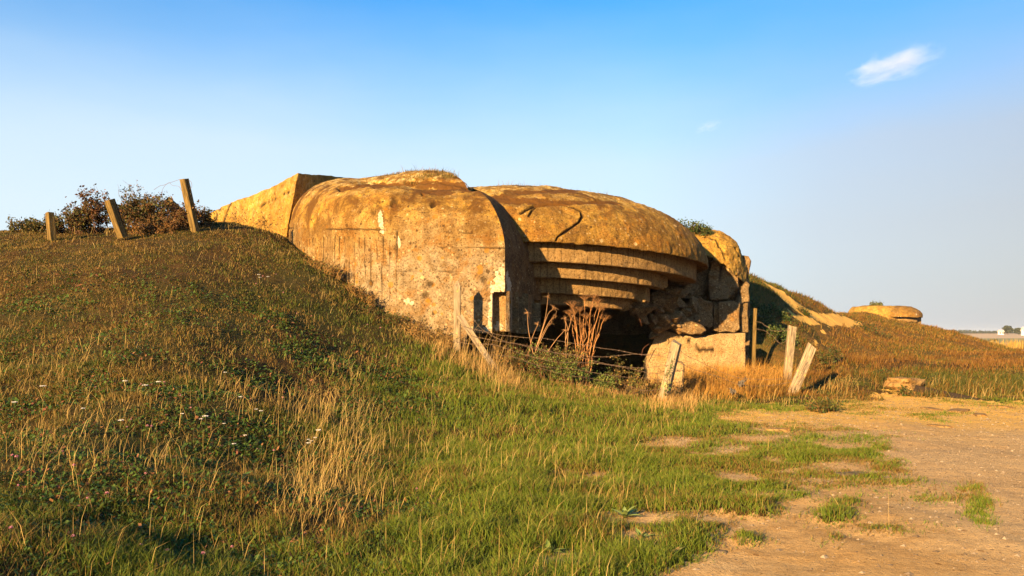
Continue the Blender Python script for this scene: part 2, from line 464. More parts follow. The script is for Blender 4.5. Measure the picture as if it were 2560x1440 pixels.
CP += [(-8,3,0.45),(-16,4,0.9),(-22,12,2.2),(-20,20,4.1),(-22,32,4.4),(-10,25,4.5),(-5,27,4.6),(-3,30,4.5),(2,32,4.2),(6,33,3.0),(8,31,2.9),(9,32.5,3.1),
       (-3,22.5,1.6),(-1,21,0.8),(0.5,22,0.15),(1.8,24,0.05),(2.5,28,0.1),(4,24,0.1),(5.5,27,0.3),
       (30,66,-0.4),(24,82,2.0),(30,80,2.2),(40,84,-0.8),(50,72,-1.6),(45,45,-0.6),(36,26,0.0),(34,16,0.0),(60,100,-2),(0,70,3.0),(-30,60,4),(10,95,1.5),(12,55,2.2),(8,45,3.0)]
CP += [(35,60,-0.2),(39,52,-0.3),(42,60,-1.2),(34,70,-0.6),(30,56,0.9)]
CP = np.array(CP)
def tps_k(r2):
    return 0.5 * r2 * np.log(r2 + 1e-9)
def tps_fit(C, lam=0.02):
    n = len(C); d2 = ((C[:, None, :2] - C[None, :, :2]) ** 2).sum(2)
    K = tps_k(d2) + lam * np.eye(n)
    Pm = np.c_[np.ones(n), C[:, :2]]
    A = np.block([[K, Pm], [Pm.T, np.zeros((3, 3))]])
    return np.linalg.solve(A, np.r_[C[:, 2], np.zeros(3)])
TW = tps_fit(CP)
def terrain_raw(x, y):
    x = np.asarray(x, float); y = np.asarray(y, float); sh = x.shape
    x = x.ravel(); y = y.ravel(); o = np.empty_like(x)
    for i in range(0, len(x), 60000):
        a, b = x[i:i + 60000], y[i:i + 60000]
        d2 = (a[:, None] - CP[None, :, 0]) ** 2 + (b[:, None] - CP[None, :, 1]) ** 2
        o[i:i + 60000] = tps_k(d2) @ TW[:-3] + TW[-3] + TW[-2] * a + TW[-1] * b
    o = o.reshape(sh); x = x.reshape(sh); y = y.reshape(sh)
    far = smooth(75, 120, np.maximum(np.abs(x) * 1.15, y)) 
    far = np.maximum(far, smooth(8, 20, -y))
    o = np.clip(o, -3, 6) * (1 - far) + far * np.where(y < 0, 0.0, -2.0 + 2.3 * smooth(150, 600, y))
    return o

SAND = [(1640,1445),(1700,1415),(1790,1385),(1810,1320),(1880,1282),(1960,1255),(2080,1218),(2230,1190),(2200,1135),(2060,1085),(1960,1064),(1880,1058),(1800,1052),(1800,1040),(1900,1031),(2080,1030),(2130,1008),(2250,990),(2400,1006),(2560,1020),(2800,1040),(3400,1060),(3400,2600),(1500,2600),(1500,1500)]
HOLES = [(1850,1195,52,13),(1935,1150,30,14),(2000,1228,75,10),(1925,1240,45,9),(2110,1172,95,13),(1830,1130,30,6),(1905,1098,48,6),(1945,1068,45,9),(1600,1302,55,12),(1600,1345,30,10),(1380,1400,35,10),(1970,1180,40,9),(2060,1205,55,7),(2120,1112,60,14),(1480,1190,24,5),(1700,1105,26,5),(1800,1300,40,8)]
TUFTS = [(2100,1100,85,11),(2190,1118,22,13),(2090,1292,62,27),(2185,1322,70,8),(2452,1270,28,26),(2440,1222,22,9),(2300,1247,42,5),(2150,1192,60,12),(2215,1170,32,14),(2240,1210,30,5),(1870,1350,30,10),(2020,1080,80,10),(2120,1252,40,9),(1900,1275,40,14),(2085,1345,25,8),(2330,1040,40,5),(2140,1022,60,9)]
def grassy(x, y, z):
    """> 0 where turf grows, < 0 on bare sand (near field)"""
    x = np.asarray(x, float); y = np.maximum(np.asarray(y, float), 0.35)
    px = 1280 + x / y * F; py = HZ - (z - EYE) / y * F
    py = np.where(py < HZ + 8, HZ + 8, py)
    d = seg_dist(px, py, SAND, 2.2, True)
    s = np.where(in_poly(px, py, SAND), -d, d)
    s = np.clip(s, -120, 120)
    for cx, cy, rx, ry in HOLES:
        q = np.hypot((px - cx) / rx, (py - cy) / ry)
        s = np.minimum(s, (q - 1) * min(rx, ry * 2.2))
    for cx, cy, rx, ry in TUFTS:
        q = np.hypot((px - cx) / rx, (py - cy) / ry)
        s = np.maximum(s, (1 - q) * min(rx, ry * 2.2))
    s = s + 20 * fbm(x * 2.2, y * 2.2, None, 4, 31) + 8 * fbm(x * 9, y * 9, None, 2, 41)
    return s

def trail(x, y):
    """distance to the sandy trail over the far bank, metres (negative inside)"""
    pts = [P(1925,722,36.2), P(1945,730,35.2), P(1965,745,34.6), P(2000,770,35.2), P(2045,790,36.3), P(2095,804,38.0), P(2135,805,44)]
    w = 0.48
    d = seg_dist(x, y, [(p[0], p[1]) for p in pts])
    br = [P(2085,805,37.6), P(2060,830,34.2), P(2035,852,31)]
    d2 = seg_dist(x, y, [(p[0], p[1]) for p in br]) + 0.45
    d3 = seg_dist(x, y, [tuple(P(1985,790,33.2)[:2]), tuple(P(2040,812,34.8)[:2])]) + 0.25
    d2 = np.minimum(d2, d3)
    n = 0.09 * fbm(x * 1.4, y * 1.4, None, 3, 77)
    return np.minimum(d - w, d2 - w) + n

def lines(segs):
    out = []
    for a, b, st in segs: out.append(np.arange(a, b, st))
    return np.concatenate(out)
def grow(start, end, st, k):
    v = [start]
    while abs(v[-1]) < abs(end):
        v.append(v[-1] + st * (1 if end > start else -1)); st *= k
    return np.array(v[1:])
gx = np.concatenate([grow(-13.5, -1900, 0.3, 1.2)[::-1], np.arange(-13.5, 13.5, 0.085), np.arange(13.5, 18.5, 0.11), np.arange(18.5, 46, 0.28), grow(46, 1900, 0.5, 1.2)])
gy = np.concatenate([grow(3.4, -120, 0.15, 1.2)[::-1], np.arange(3.4, 24, 0.085), np.arange(24, 42, 0.11), np.arange(42, 62, 0.2), grow(62, 1900, 0.4, 1.15)])
GX, GY = np.meshgrid(gx, gy, indexing='ij')
GZ = terrain_raw(GX, GY)
near = 1 - smooth(60, 90, np.hypot(GX, GY))
sand0 = smooth(60, 0, grassy(GX, GY, GZ)) * (GY < 26) * (GY > -20)
GZ = GZ + near * (1 - sand0) * (0.055 * fbm(GX * 0.9, GY * 0.9, None, 3, 5) + 0.02 * fbm(GX * 3.1, GY * 3.1, None, 2, 6) + 0.02)
GZ = GZ + near * sand0 * (0.020 * fbm(GX * 1.5, GY * 0.9, None, 4, 8) + 0.007 * fbm(GX * 5, GY * 5, None, 2, 18) - 0.012)
GZ = GZ + smooth(26, 34, GY) * near * 0.12 * fbm(GX * 0.5, GY * 0.5, None, 3, 9)
GZ = GZ - 0.03 * smooth(0.25, -0.3, trail(GX, GY)) * near
def height(x, y):
    i = np.clip(np.searchsorted(gx, x) - 1, 0, len(gx) - 2); j = np.clip(np.searchsorted(gy, y) - 1, 0, len(gy) - 2)
    tx = (x - gx[i]) / (gx[i + 1] - gx[i]); ty = (y - gy[j]) / (gy[j + 1] - gy[j])
    return GZ[i, j] * (1 - tx) * (1 - ty) + GZ[i + 1, j] * tx * (1 - ty) + GZ[i, j + 1] * (1 - tx) * ty + GZ[i + 1, j + 1] * tx * ty
def hz(x, y):
    return float(height(np.array([x]), np.array([y]))[0])

nu, nv = GX.shape
GV = np.stack([GX, GY, GZ], 2).reshape(-1, 3)
GF = grid_faces(nu, nv)[:, ::-1]
fc = GV[GF].mean(1)
gr = grassy(fc[:, 0], fc[:, 1], fc[:, 2])
isand = (gr < 26) & (fc[:, 1] < 26) & (fc[:, 1] > -60) & (fc[:, 0] < 60)
itrail = (trail(fc[:, 0], fc[:, 1]) < 0) & (fc[:, 1] > 28)
def submesh(name, sel, mat, attrs, kind='structure'):
    f = GF[sel]; u, inv = np.unique(f, return_inverse=True)
    me = build_mesh(name, GV[u], [inv.reshape(f.shape)], True, {k: a[u] for k, a in attrs.items()})
    o = link(name, me, mat); o['kind'] = kind
    return o
vx, vy, vz = GV.T
A_far = smooth(24, 31, vy)
A_gravel = np.clip(smooth(2.6, 4.6, vx - 0.12 * (vy - 5)) * smooth(17, 10, vy) + 0.25 * vnoise(vx, vy), 0, 1)
A_ochre = np.maximum(smooth(11.5, 16, vy + 1.2 * vnoise(vx * .6, vy * .6)), (vy > 28) * 2.2)
submesh('ground', ~(isand | itrail), M['ground'], {'far': A_far})
submesh('path', isand, M['path'], {'gravel': A_gravel, 'ochre': A_ochre})
submesh('footpath', itrail, M['path'], {'gravel': A_gravel * 0, 'ochre': A_ochre})

# ------------------------------------------------------------------ bunker
BK = empty('bunker', (0.0, 22.0, 0.0), 'large lichen covered concrete gun bunker with a stepped embrasure sunk in the grassy mound', 'bunker')

def pxdist(Vf, line):
    px, py = to_px(Vf); return seg_dist(px, py, line)

def blob(Vf, spots):
    """0..1 mask from (px,py,rx,ry) ellipses"""
    px, py = to_px(Vf); o = np.zeros(len(Vf))
    for cx, cy, rx, ry in spots:
        o = np.maximum(o, np.clip(1.25 - 0.7 * np.hypot((px - cx) / rx, (py - cy) / ry), 0, 1))
    return o

# --- the rounded wing on the left
outl = [(-6.6, 27.5), (-6.85, 25.6), (-6.72, 24.0), (-6.15, 22.4), (-5.15, 21.0), (-4.05, 20.0), (-2.9, 19.40), (-1.6, 19.12), (-0.17, 19.0)]
NS = 330
op, oal = resample(outl, NS)
Cw = np.array([-2.45, 23.9])
s = np.linspace(0, 1, NS)
Zs = 4.10 - 0.50 * smooth(0.55, 1.0, s)
Zt = 5.36 + 0.34 * smooth(0.9, 0.6, s) + 0.56 * smooth(0.62, 0.22, s)
fr = 0.5 - 0.09 * smooth(0.75, 1.0, s)
nex = 2.7 - 1.08 * smooth(0.45, 1.0, s)
NW, ND, NCP = 150, 100, 60
zw = np.linspace(-0.4, 1, NW)
rows = []
for t in np.linspace(0, 1, NW):
    z = -0.6 + (Zs + 0.6) * t
    rows.append(np.c_[op, z])
for t in np.linspace(0, 1, ND)[1:]:
    ph = t * math.pi / 2
    h = np.sin(ph) ** (2 / nex); u = 1 - np.cos(ph) ** (2 / nex)
    z = Zs + (Zt - Zs) * h
    rows.append(np.c_[op + (Cw - op) * (fr * u)[:, None], z])
edge = op + (Cw - op) * fr[:, None]
for t in np.linspace(0, 1, NCP)[1:]:
    rise = (6.30 - Zt) * (1 - (1 - t) ** (3.2 - 1.0 * smooth(0.8, 1.0, s)))
    rows.append(np.c_[edge + (Cw - edge) * t, Zt + rise])
G = np.stack(rows, 1)          # NS x rows x 3
E_edge = G[-1].copy()           # right-hand profile, bottom to top
N = grid_normals(G)
if N[NS // 2, 40, 1] > 0: N = -N
Vf = G.reshape(-1, 3); Nf = N.reshape(-1, 3)
px, py = to_px(Vf)
disp = 0.018 * fbm(Vf[:, 0] * 2, Vf[:, 1] * 2, Vf[:, 2] * 2, 4, 11) + 0.010 * fbm(Vf[:, 0] * 9, Vf[:, 1] * 9, Vf[:, 2] * 9, 2, 12)
# eroded top: earth line under the cap and chips
capl = [(850, 470), (900, 462), (1000, 459), (1090, 452), (1150, 462), (1190, 470)]
dcap = seg_dist(px, py, capl)
up = Vf[:, 2] > 4.6
cap = smooth(9, 2, dcap + 4 * vnoise(Vf[:, 0] * 4, Vf[:, 1] * 4, None, 3)) * up
soil = np.maximum(cap, blob(Vf, [(1100, 464, 50, 8), (1150, 462, 30, 9), (1120, 470, 40, 8), (1090, 482, 50, 7), (985, 520, 6, 20), (1165, 470, 26, 12)]) * up)
disp = disp - 0.06 * cap - 0.05 * soil * np.clip(fbm(Vf[:, 0] * 5, Vf[:, 1] * 5, Vf[:, 2] * 5, 3, 15), 0, 1)
crack = np.zeros(len(Vf))
seams = [[(700, 570), (800, 572), (900, 573), (1000, 576), (1120, 579), (1190, 583), (1260, 590)], [(1020, 617), (1130, 618), (1262, 621)], [(990, 678), (1120, 679), (1200, 684)]]
for i, sm in enumerate(seams):
    d = seg_dist(px, py, sm)
    kk = smooth(2.6, 0.8, d) * smooth(-0.5, 0.4, fbm(Vf[:, 0] * 3, Vf[:, 2] * 3, None, 2, 60 + i)) * (0.9 if i == 0 else 0.7)
    crack = np.maximum(crack, kk)
for q in ([(957, 590), (955, 690), (956, 790)], [(992, 578), (991, 640), (990, 720)]):
    crack = np.maximum(crack, smooth(1.7, 0.5, seg_dist(px, py, q)) * 0.9)
for (cx, cy, r) in ((1210, 700, 10), (1075, 712, 8), (985, 505, 10), (930, 527, 9), (1085, 508, 9), (1062, 740, 8), (925, 710, 8), (870, 765, 7), (1058, 487, 5)):
    dd = np.hypot(px - cx, (py - cy) * 0.8) + 5 * vnoise(Vf[:, 0] * 8, Vf[:, 2] * 8, None, 21)
    pit = smooth(r, r * 0.3, dd)
    disp -= 0.06 * pit; crack = np.maximum(crack, pit * 0.6)
disp -= 0.025 * crack
white = blob(Vf, [(950, 545, 5, 22), (956, 570, 5, 24), (952, 555, 4, 30), (996, 603, 6, 16), (1018, 751, 9, 9), (1030, 757, 9, 8), (1022, 757, 12, 9),
                  (1247, 700, 20, 26), (1256, 680, 9, 20), (1238, 720, 16, 18), (1228, 712, 8, 12), (1224, 800, 6, 50), (1216, 822, 8, 10), (1229, 760, 4, 60), (1258, 712, 8, 24)])
Vd = Vf + Nf * disp[:, None]
Fq = grid_faces(NS, G.shape[1])
cen = Vd[Fq].mean(1); cpx, cpy = to_px(cen)
jag = 3 * vnoise(cen[:, 0] * 6, cen[:, 2] * 6, None, 33)
cut = ((cpx > 1165 + jag) & (cen[:, 2] < 1.57 + 0.01 * jag)) | ((cpx > 1232) & (cpy > 731))
cut &= cen[:, 1] < 21
A = {'along': np.repeat(oal, G.shape[1]), 'boards': np.repeat(smooth(0.30, 0.40, s) * smooth(0.88, 0.66, s), G.shape[1]) * (Vf[:, 2] < np.repeat(Zs, G.shape[1]) - 0.02) * 1.0,
     'white': white, 'crack': crack, 'soil': soil}
link('rounded_wing', build_mesh('rounded_wing', Vd, [Fq[~cut][:, ::-1]], True, A), M['concrete'], BK)

# --- the shaded inner face of that wing
dv = np.array([0.316, 0.949, 0.0])
Ee = E_edge[E_edge[:, 2] > 2.47]
Ee, _ = resample(Ee[::4], 190)
NL = 70
L = np.linspace(0, 3.6, NL)
Lr = 1 - 0.985 * smooth(5.1, 5.5, Ee[:, 2])
G = Ee[:, None, :] + (L[None, :] * Lr[:, None])[:, :, None] * dv
Vf = G.reshape(-1, 3)
pn = np.array([0.949, -0.316, 0.0])
edgefade = np.repeat(smooth(0.0, 0.25, L)[None, :], len(Ee), 0).ravel()
dsp = (0.02 * fbm(Vf[:, 0] * 2.5, Vf[:, 1] * 2.5, Vf[:, 2] * 2.5, 4, 14)) * edgefade
px, py = to_px(Vf)
dsp += 0.05 * edgefade * np.clip(fbm(Vf[:, 1] * 3, Vf[:, 2] * 3, None, 3, 18), -0.2, 1) * smooth(20.3, 20.9, Vf[:, 1]) * (Vf[:, 2] > 2.3)
Vd = Vf + dsp[:, None] * pn
wh = blob(Vf, [(1272, 715, 6, 34), (1268, 690, 4, 20)])
link('inner_face', build_mesh('inner_face', Vd, [grid_faces(len(Ee), NL)], True, {'white': wh, 'crack': np.zeros(len(Vf)), 'soil': np.zeros(len(Vf)), 'along': Vf[:, 1], 'boards': np.zeros(len(Vf))}), M['stained_shade'], BK)

# --- prism blocks for pilasters and broken pieces
def block(name, poly, depth, mat, parent=BK, root=BK, dirv=None, bev=0.03, rough=0.03, sub=0.09, seed=0, wh=None, ck=None):
    bm = bmesh.new()
    pts = [Vector(P(*q)) for q in poly]
    dv_ = Vector(dirv) if dirv is not None else Vector((pts[0].x / pts[0].y * 0.5, 1, 0)).normalized()
    f0 = [bm.verts.new(p) for p in pts]; f1 = [bm.verts.new(p + dv_ * depth) for p in pts]
    n = len(pts)
    bm.faces.new(f0); bm.faces.new(f1[::-1])
    for i in range(n):
        bm.faces.new((f0[(i + 1) % n], f0[i], f1[i], f1[(i + 1) % n]))
    bmesh.ops.recalc_face_normals(bm, faces=bm.faces)
    if bev > 0:
        bmesh.ops.bevel(bm, geom=list(bm.edges), offset=bev, segments=2, affect='EDGES', profile=0.6)
    bmesh.ops.triangulate(bm, faces=bm.faces)
    for _ in range(7):
        es = [e for e in bm.edges if e.calc_length() > sub * 1.6]
        if not es: break
        bmesh.ops.subdivide_edges(bm, edges=es, cuts=1, use_grid_fill=False)
        bmesh.ops.triangulate(bm, faces=[f for f in bm.faces if len(f.verts) > 3])
    bm.normal_update()
    co = np.array([v.co for v in bm.verts]); no = np.array([v.normal for v in bm.verts])
    d = rough * fbm(co[:, 0] * 4 + seed, co[:, 1] * 4, co[:, 2] * 4, 4, 70 + seed)
    cr = np.zeros(len(co))
    for q in ck or []:
        m = smooth(2.6, 0.8, pxdist(co, q)); cr = np.maximum(cr, m)
    d -= 0.04 * cr
    co = co + no * d[:, None]
    Fa = np.array([[v.index for v in f.verts] for f in bm.faces]) if bm.verts.index_update() is None else None
    bm.free()
    w = blob(co, wh) if wh else np.zeros(len(co))
    me = build_mesh(name, co, [Fa], False, {'white': w, 'crack': cr, 'soil': np.zeros(len(co)), 'along': co[:, 0], 'boards': np.zeros(len(co))})
    return link(name, me, mat, parent, root)

# stepped pilasters under the inner face
block('pilaster', [(1233,726,19.28),(1272,726,19.28),(1272,829,19.28),(1233,829,19.28)], 0.5, M['clean'], dirv=(0, 1, 0), bev=0.012, rough=0.008, seed=1, wh=[(1250,820,22,10),(1240,808,12,10)])
block('pilaster', [(1272.5,729,19.75),(1297,731,19.75),(1297,833,19.75),(1272.5,831,19.75)], 0.8, M['broken'], dirv=(0, 1, 0), bev=0.02, rough=0.015, seed=2)
block('pilaster', [(1296,731,20.3),(1321,735,20.3),(1320,834,20.3),(1296,834,20.3)], 0.9, M['broken'], dirv=(0.2, 1, 0), bev=0.02, rough=0.02, seed=3)
# corner return of the cut notch (lit edge)
block('corner_edge', [(1264,728,19.04),(1274,728,19.10),(1274,829,19.10),(1264,829,19.04)], 0.22, M['concrete'], dirv=(0.3, 0.95, 0), bev=0.01, rough=0.01, seed=4, wh=[(1262,815,5,18)])
block('notch_wall', [(1224,726,19.12),(1233,726,19.12),(1233,829,19.12),(1224,829,19.12)], 0.4, M['clean'], dirv=(0, 1, 0), bev=0.008, rough=0.006, seed=5, wh=[(1230,770,6,60)])
# low slot below the wing: props and dark chamber walls
for i, (a, b, D) in enumerate(((1183,1200,19.6),(1226,1240,20.0),(1268,1280,20.4))):
    block('slot_prop', [(a,832,D),(b,832,D),(b,960,D),(a,960,D)], 0.16, M['broken'], dirv=(0, 1, 0), bev=0.015, rough=0.01, seed=6 + i)

# --- gun room roof: full dome with an overhanging lip
Cc = np.array([0.2, 26.7]); RL, ZL = 6.2, 3.92
NA = 620
ang = np.concatenate([np.linspace(-math.pi, -0.55, 90)[:-1], np.linspace(-0.55, 1.75, 900)[:-1], np.linspace(1.75, math.pi, 50)]); NA = len(ang)
prof = []
NU, NDm, NT_ = 12, 190, 40
for t in np.linspace(0, 1, NU): prof.append((RL - 0.75 + 0.72 * t, ZL + 0.10 - 0.10 * t ** 3))      # underside of the lip
for t in np.linspace(0, 1, NDm)[1:]:
    ph = t * math.pi / 2
    prof.append((RL - 3.75 * (1 - math.cos(ph) ** (2 / 2.05)), ZL + 2.02 * math.sin(ph) ** (2 / 2.05)))
r0, z0 = prof[-1]
for t in np.linspace(0, 1, NT_)[1:]: prof.append((r0 * (1 - t) + 0.01, z0 + 0.16 * (1 - (1 - t) ** 2)))
prof = np.array(prof); NP = len(prof)
tilt = 0.10
G = np.empty((NA, NP, 3))
G[:, :, 0] = Cc[0] + prof[None, :, 0] * np.sin(ang)[:, None]
G[:, :, 1] = Cc[1] - prof[None, :, 0] * np.cos(ang)[:, None]
G[:, :, 2] = prof[None, :, 1] - 0.038 * np.maximum(G[:, :, 0] - 1.0, 0) ** 1.2
Vf = G.reshape(-1, 3)
N = grid_normals(G).reshape(-1, 3)
ctr = np.array([0.2, 26.7, 3.0])
N *= np.sign(((Vf - ctr) * N).sum(1))[:, None]
px, py = to_px(Vf)
front = (Vf[:, 1] < 26.5)
dsp = smooth(ZL - 0.02, ZL + 0.5, Vf[:, 2]) * 0.03 * fbm(Vf[:, 0] * 1.6, Vf[:, 1] * 1.6, Vf[:, 2] * 1.6, 4, 51) + 0.014 * fbm(Vf[:, 0] * 8, Vf[:, 1] * 8, Vf[:, 2] * 8, 2, 52)
ck = [[(1302, 534), (1318, 522), (1336, 513), (1372, 508), (1405, 510), (1432, 518), (1452, 528), (1456, 540), (1448, 555), (1420, 575), (1395, 592), (1390, 603)],
      [(1322, 540), (1330, 524), (1346, 512)], [(1612, 500), (1650, 540), (1712, 600)]]
crack = np.zeros(len(Vf))
for i, c in enumerate(ck):
    w = [4.2, 3.2, 1.0][i]
    d = seg_dist(px, py, c) + 1.0 * vnoise(Vf[:, 0] * 7, Vf[:, 2] * 9, None, 90 + i)
    crack = np.maximum(crack, smooth(w, w * 0.35, d) * [1, 0.9, 0.35][i] * (Vf[:, 2] > 3.95))
soil = blob(Vf, [(1290, 500, 60, 9), (1350, 503, 60, 9), (1420, 505, 60, 6), (1330, 478, 60, 5), (1400, 474, 60, 5), (1480, 470, 50, 4), (1250, 492, 30, 10), (1560, 486, 30, 5), (1650, 510, 30, 6), (1500, 505, 60, 5)]) * (Vf[:, 2] > 4.8)
chip = np.clip(fbm(Vf[:, 0] * 4, Vf[:, 1] * 4, Vf[:, 2] * 4, 3, 57), 0, 1) * smooth(ZL + 0.25, ZL + 0.02, Vf[:, 2])
dsp -= 0.07 * crack + 0.03 * chip + 0.05 * soil
Vd = Vf + N * dsp[:, None]
Fq = grid_faces(NA, NP)
zer = np.zeros(len(Vf))
link('gun_room_roof', build_mesh('gun_room_roof', Vd, [Fq], True, {'along': np.repeat(ang * RL, NP), 'boards': zer, 'white': blob(Vf, [(1470, 540, 2, 2)]), 'crack': crack, 'soil': soil}), M['canopy'], BK)

# --- stepped ledges of the embrasure
def ang_for_px(r, target):
    a = np.linspace(-0.6, 1.4, 2000)
    x = 1280 + (Cc[0] + r * np.sin(a)) / (Cc[1] - r * np.cos(a)) * F
    i = np.where(x >= target)[0]
    return a[i[0]] if len(i) else 1.5
def ledge(Rf, zt, zb, a1, seed, broken):
    na, nz, nr = 330, 14, 10
    a0 = -0.32
    an = np.linspace(a0, a1, na)
    pf = [(Rf - 0.85 * (1 - t), zt) for t in np.linspace(0, 1, nr)]
    pf += [(Rf, zt + (zb - zt) * t) for t in np.linspace(0, 1, nz)[1:]]
    pf += [(Rf - 0.85 * t, zb) for t in np.linspace(0, 1, nr)[1:]]
    pf = np.array(pf); n = len(pf)
    G = np.empty((na, n, 3))
    G[:, :, 0] = Cc[0] + pf[None, :, 0] * np.sin(an)[:, None]
    G[:, :, 1] = Cc[1] - pf[None, :, 0] * np.cos(an)[:, None]
    G[:, :, 2] = pf[None, :, 1] - 0.038 * np.maximum(G[:, :, 0] - 1.0, 0) ** 1.2
    Vf = G.reshape(-1, 3)
    rad = np.c_[Vf[:, :2] - Cc, np.zeros(len(Vf))]; rad /= np.linalg.norm(rad, axis=1)[:, None]
    A_ = np.repeat(an, n)
    chip = np.clip(fbm(Vf[:, 0] * 5, Vf[:, 1] * 5, Vf[:, 2] * 5, 3, 100 + seed), 0, 1)
    low = smooth(zb + 0.12, zb, Vf[:, 2]) * (np.tile(pf[:, 0], na) > Rf - 0.05)
    brk = broken * smooth(a1 - 0.22, a1 - 0.06, A_)
    face = (np.tile(pf[:, 0], na) > Rf - 0.3)
    d = -0.035 * chip * low - brk * face * (0.10 + 0.22 * np.clip(fbm(Vf[:, 0] * 3.2, Vf[:, 1] * 3.2, Vf[:, 2] * 3.2, 4, 120 + seed) + 0.35, 0, 1.3)) + 0.006 * fbm(Vf[:, 0] * 3, Vf[:, 1] * 3, Vf[:, 2] * 3, 3, 9)
    Vd = Vf + rad * d[:, None]
    Vd[:, 2] += 0.06 * brk * face * fbm(Vf[:, 0] * 5, Vf[:, 1] * 5, Vf[:, 2] * 5, 3, 130 + seed)
    z = np.zeros(len(Vf))
    Fq = grid_faces(na, n)
    endc = np.array([[ (na - 1) * n + i for i in range(n)]])
    crk = smooth(0.02, 0.006, np.abs(A_ + 0.03 + 0.04 * (Vf[:, 2] - zt) + 0.02 * vnoise(Vf[:, 2] * 8, Vf[:, 0], None, seed)))
    me = build_mesh('ledge', Vd, [Fq, endc], True, {'along': A_ * Rf, 'boards': (1 - brk) * 1.0, 'white': z, 'crack': crk * 0.5 * (seed % 2), 'soil': z})
    o = link('ledge', me, M['clean'], BK)
    return o
Rs = [5.84, 5.46, 5.08, 4.72]
zb = [3.45, 3.06, 2.66, 2.36]; zt = [3.98, 3.452, 3.062, 2.662]
for i in range(4):
    ledge(Rs[i], zt[i], zb[i], [1.50, ang_for_px(Rs[1], 1677), ang_for_px(Rs[2], 1632), ang_for_px(Rs[3], 1594)][i], i, [0.35, 1.0, 1.0, 1.0][i])

# --- dark chamber behind the opening
def box(name, x0, x1, y0, y1, z0, z1, mat, parent=BK):
    v = [(x, y, z) for x in (x0, x1) for y in (y0, y1) for z in (z0, z1)]
    f = np.array([[0, 1, 3, 2], [4, 6, 7, 5], [0, 4, 5, 1], [2, 3, 7, 6], [0, 2, 6, 4], [1, 5, 7, 3]])
    z = np.zeros(8)
    return link(name, build_mesh(name, v, [f], False, {'white': z, 'crack': z, 'soil': z, 'along': z, 'boards': z}), mat, parent)
box('chamber_back_wall', -3.6, 8.0, 29.6, 30.0, -0.8, 3.9, M['broken'])
box('chamber_side_wall', -3.9, -3.5, 20.6, 29.6, -0.8, 3.9, M['broken'])
box('chamber_side_wall', 5.2, 5.6, 26.75, 29.6, -0.8, 3.9, M['broken'])
box('chamber_ceiling', -3.5, 2.6, 23.0, 29.59, 2.40, 2.75, M['broken'])
box('chamber_ceiling', 2.6, 5.2, 25.4, 29.59, 2.41, 2.76, M['broken'])
box('slot_lintel', -3.5, 0.75, 20.9, 22.9, 1.62, 2.36, M['broken'])

# --- parapet wall rising behind the mound on the left
block('parapet', [(505,548,28.5),(520,534,28),(548,520,27.5),(575,506,27),(600,498,26.6),(640,484,26),(672,470,25.5),(700,456,25),(728,441,24.6),(745,433,24.4),(736,480,24.35),(722,552,24.3),(700,700,24.3),(505,700,28.5)],
      3.6, M['golden'], dirv=(0.25, 0.95, 0.15), bev=0.04, rough=0.022, sub=0.13, seed=8,
      ck=[[(574,508),(570,525),(560,545),(556,560)],[(548,520),(540,540),(536,560)],[(640,520),(680,500),(720,480)]])

# --- broken right-hand wing
C2 = np.array([6.52, 28.35]); R2 = 1.72
na, NDm = 240, 80
an = np.linspace(-2.4, 2.4, na)
pf = [(R2, 2.75 + 0.85 * t) for t in np.linspace(0, 1, 26)]
for t in np.linspace(0, 1, NDm)[1:]:
    ph = t * math.pi / 2
    pf.append((R2 * (math.cos(ph) ** (2 / 2.3)), 3.6 + 1.66 * math.sin(ph) ** (2 / 2.3)))
pf = np.array(pf); n = len(pf)
G = np.empty((na, n, 3))
G[:, :, 0] = C2[0] + pf[None, :, 0] * np.sin(an)[:, None]
G[:, :, 1] = C2[1] - pf[None, :, 0] * np.cos(an)[:, None]
G[:, :, 2] = pf[None, :, 1]
Vf = G.reshape(-1, 3); N = grid_normals(G).reshape(-1, 3)
N *= np.sign(((Vf - np.array([C2[0], C2[1], 2.5])) * N).sum(1))[:, None]
px, py = to_px(Vf)
crk = np.zeros(len(Vf))
for q in ([(1762, 592), (1790, 598), (1805, 622), (1815, 650)], [(1838, 620), (1850, 640)]):
    crk = np.maximum(crk, smooth(2.4, 0.8, seg_dist(px, py, q) + vnoise(Vf[:, 0] * 8, Vf[:, 2] * 8)))
d = 0.05 * fbm(Vf[:, 0] * 2.2, Vf[:, 1] * 2.2, Vf[:, 2] * 2.2, 4, 61) + 0.02 * fbm(Vf[:, 0] * 9, Vf[:, 1] * 9, Vf[:, 2] * 9, 2, 62) - 0.06 * crk
d -= 0.16 * smooth(3.5, 2.9, Vf[:, 2]) * np.clip(fbm(Vf[:, 0] * 3, Vf[:, 1] * 3, Vf[:, 2] * 3, 3, 63) + 0.4, 0, 1)
z = np.zeros(len(Vf))
Vd = Vf + N * d[:, None]; Fq = grid_faces(na, n); cpx, cpy = to_px(Vd[Fq].mean(1))
kp = cpy < np.interp(cpx, [1690, 1745, 1780, 1812, 1850, 1870], [590, 628, 646, 662, 698, 705]) + 5 * vnoise(cpx * .12, cpy * .02)
link('rounded_wing', build_mesh('rounded_wing', Vd, [Fq[kp]], True, {'along': z, 'boards': z, 'white': z, 'crack': crk, 'soil': z}), M['golden'], BK)['label'] = 'small cracked right-hand wing covered in golden lichen'
def pc(poly, D): return [(a, b, D) for a, b in poly]
B = M['broken']
block('cracked_block', pc([(1777,655),(1790,643),(1812,640),(1836,652),(1848,676),(1846,716),(1834,736),(1818,748),(1777,749),(1770,720)], 27.05), 1.0, B, seed=11, bev=0.022, rough=0.06, ck=[[(1808,642),(1800,690),(1797,710)]])
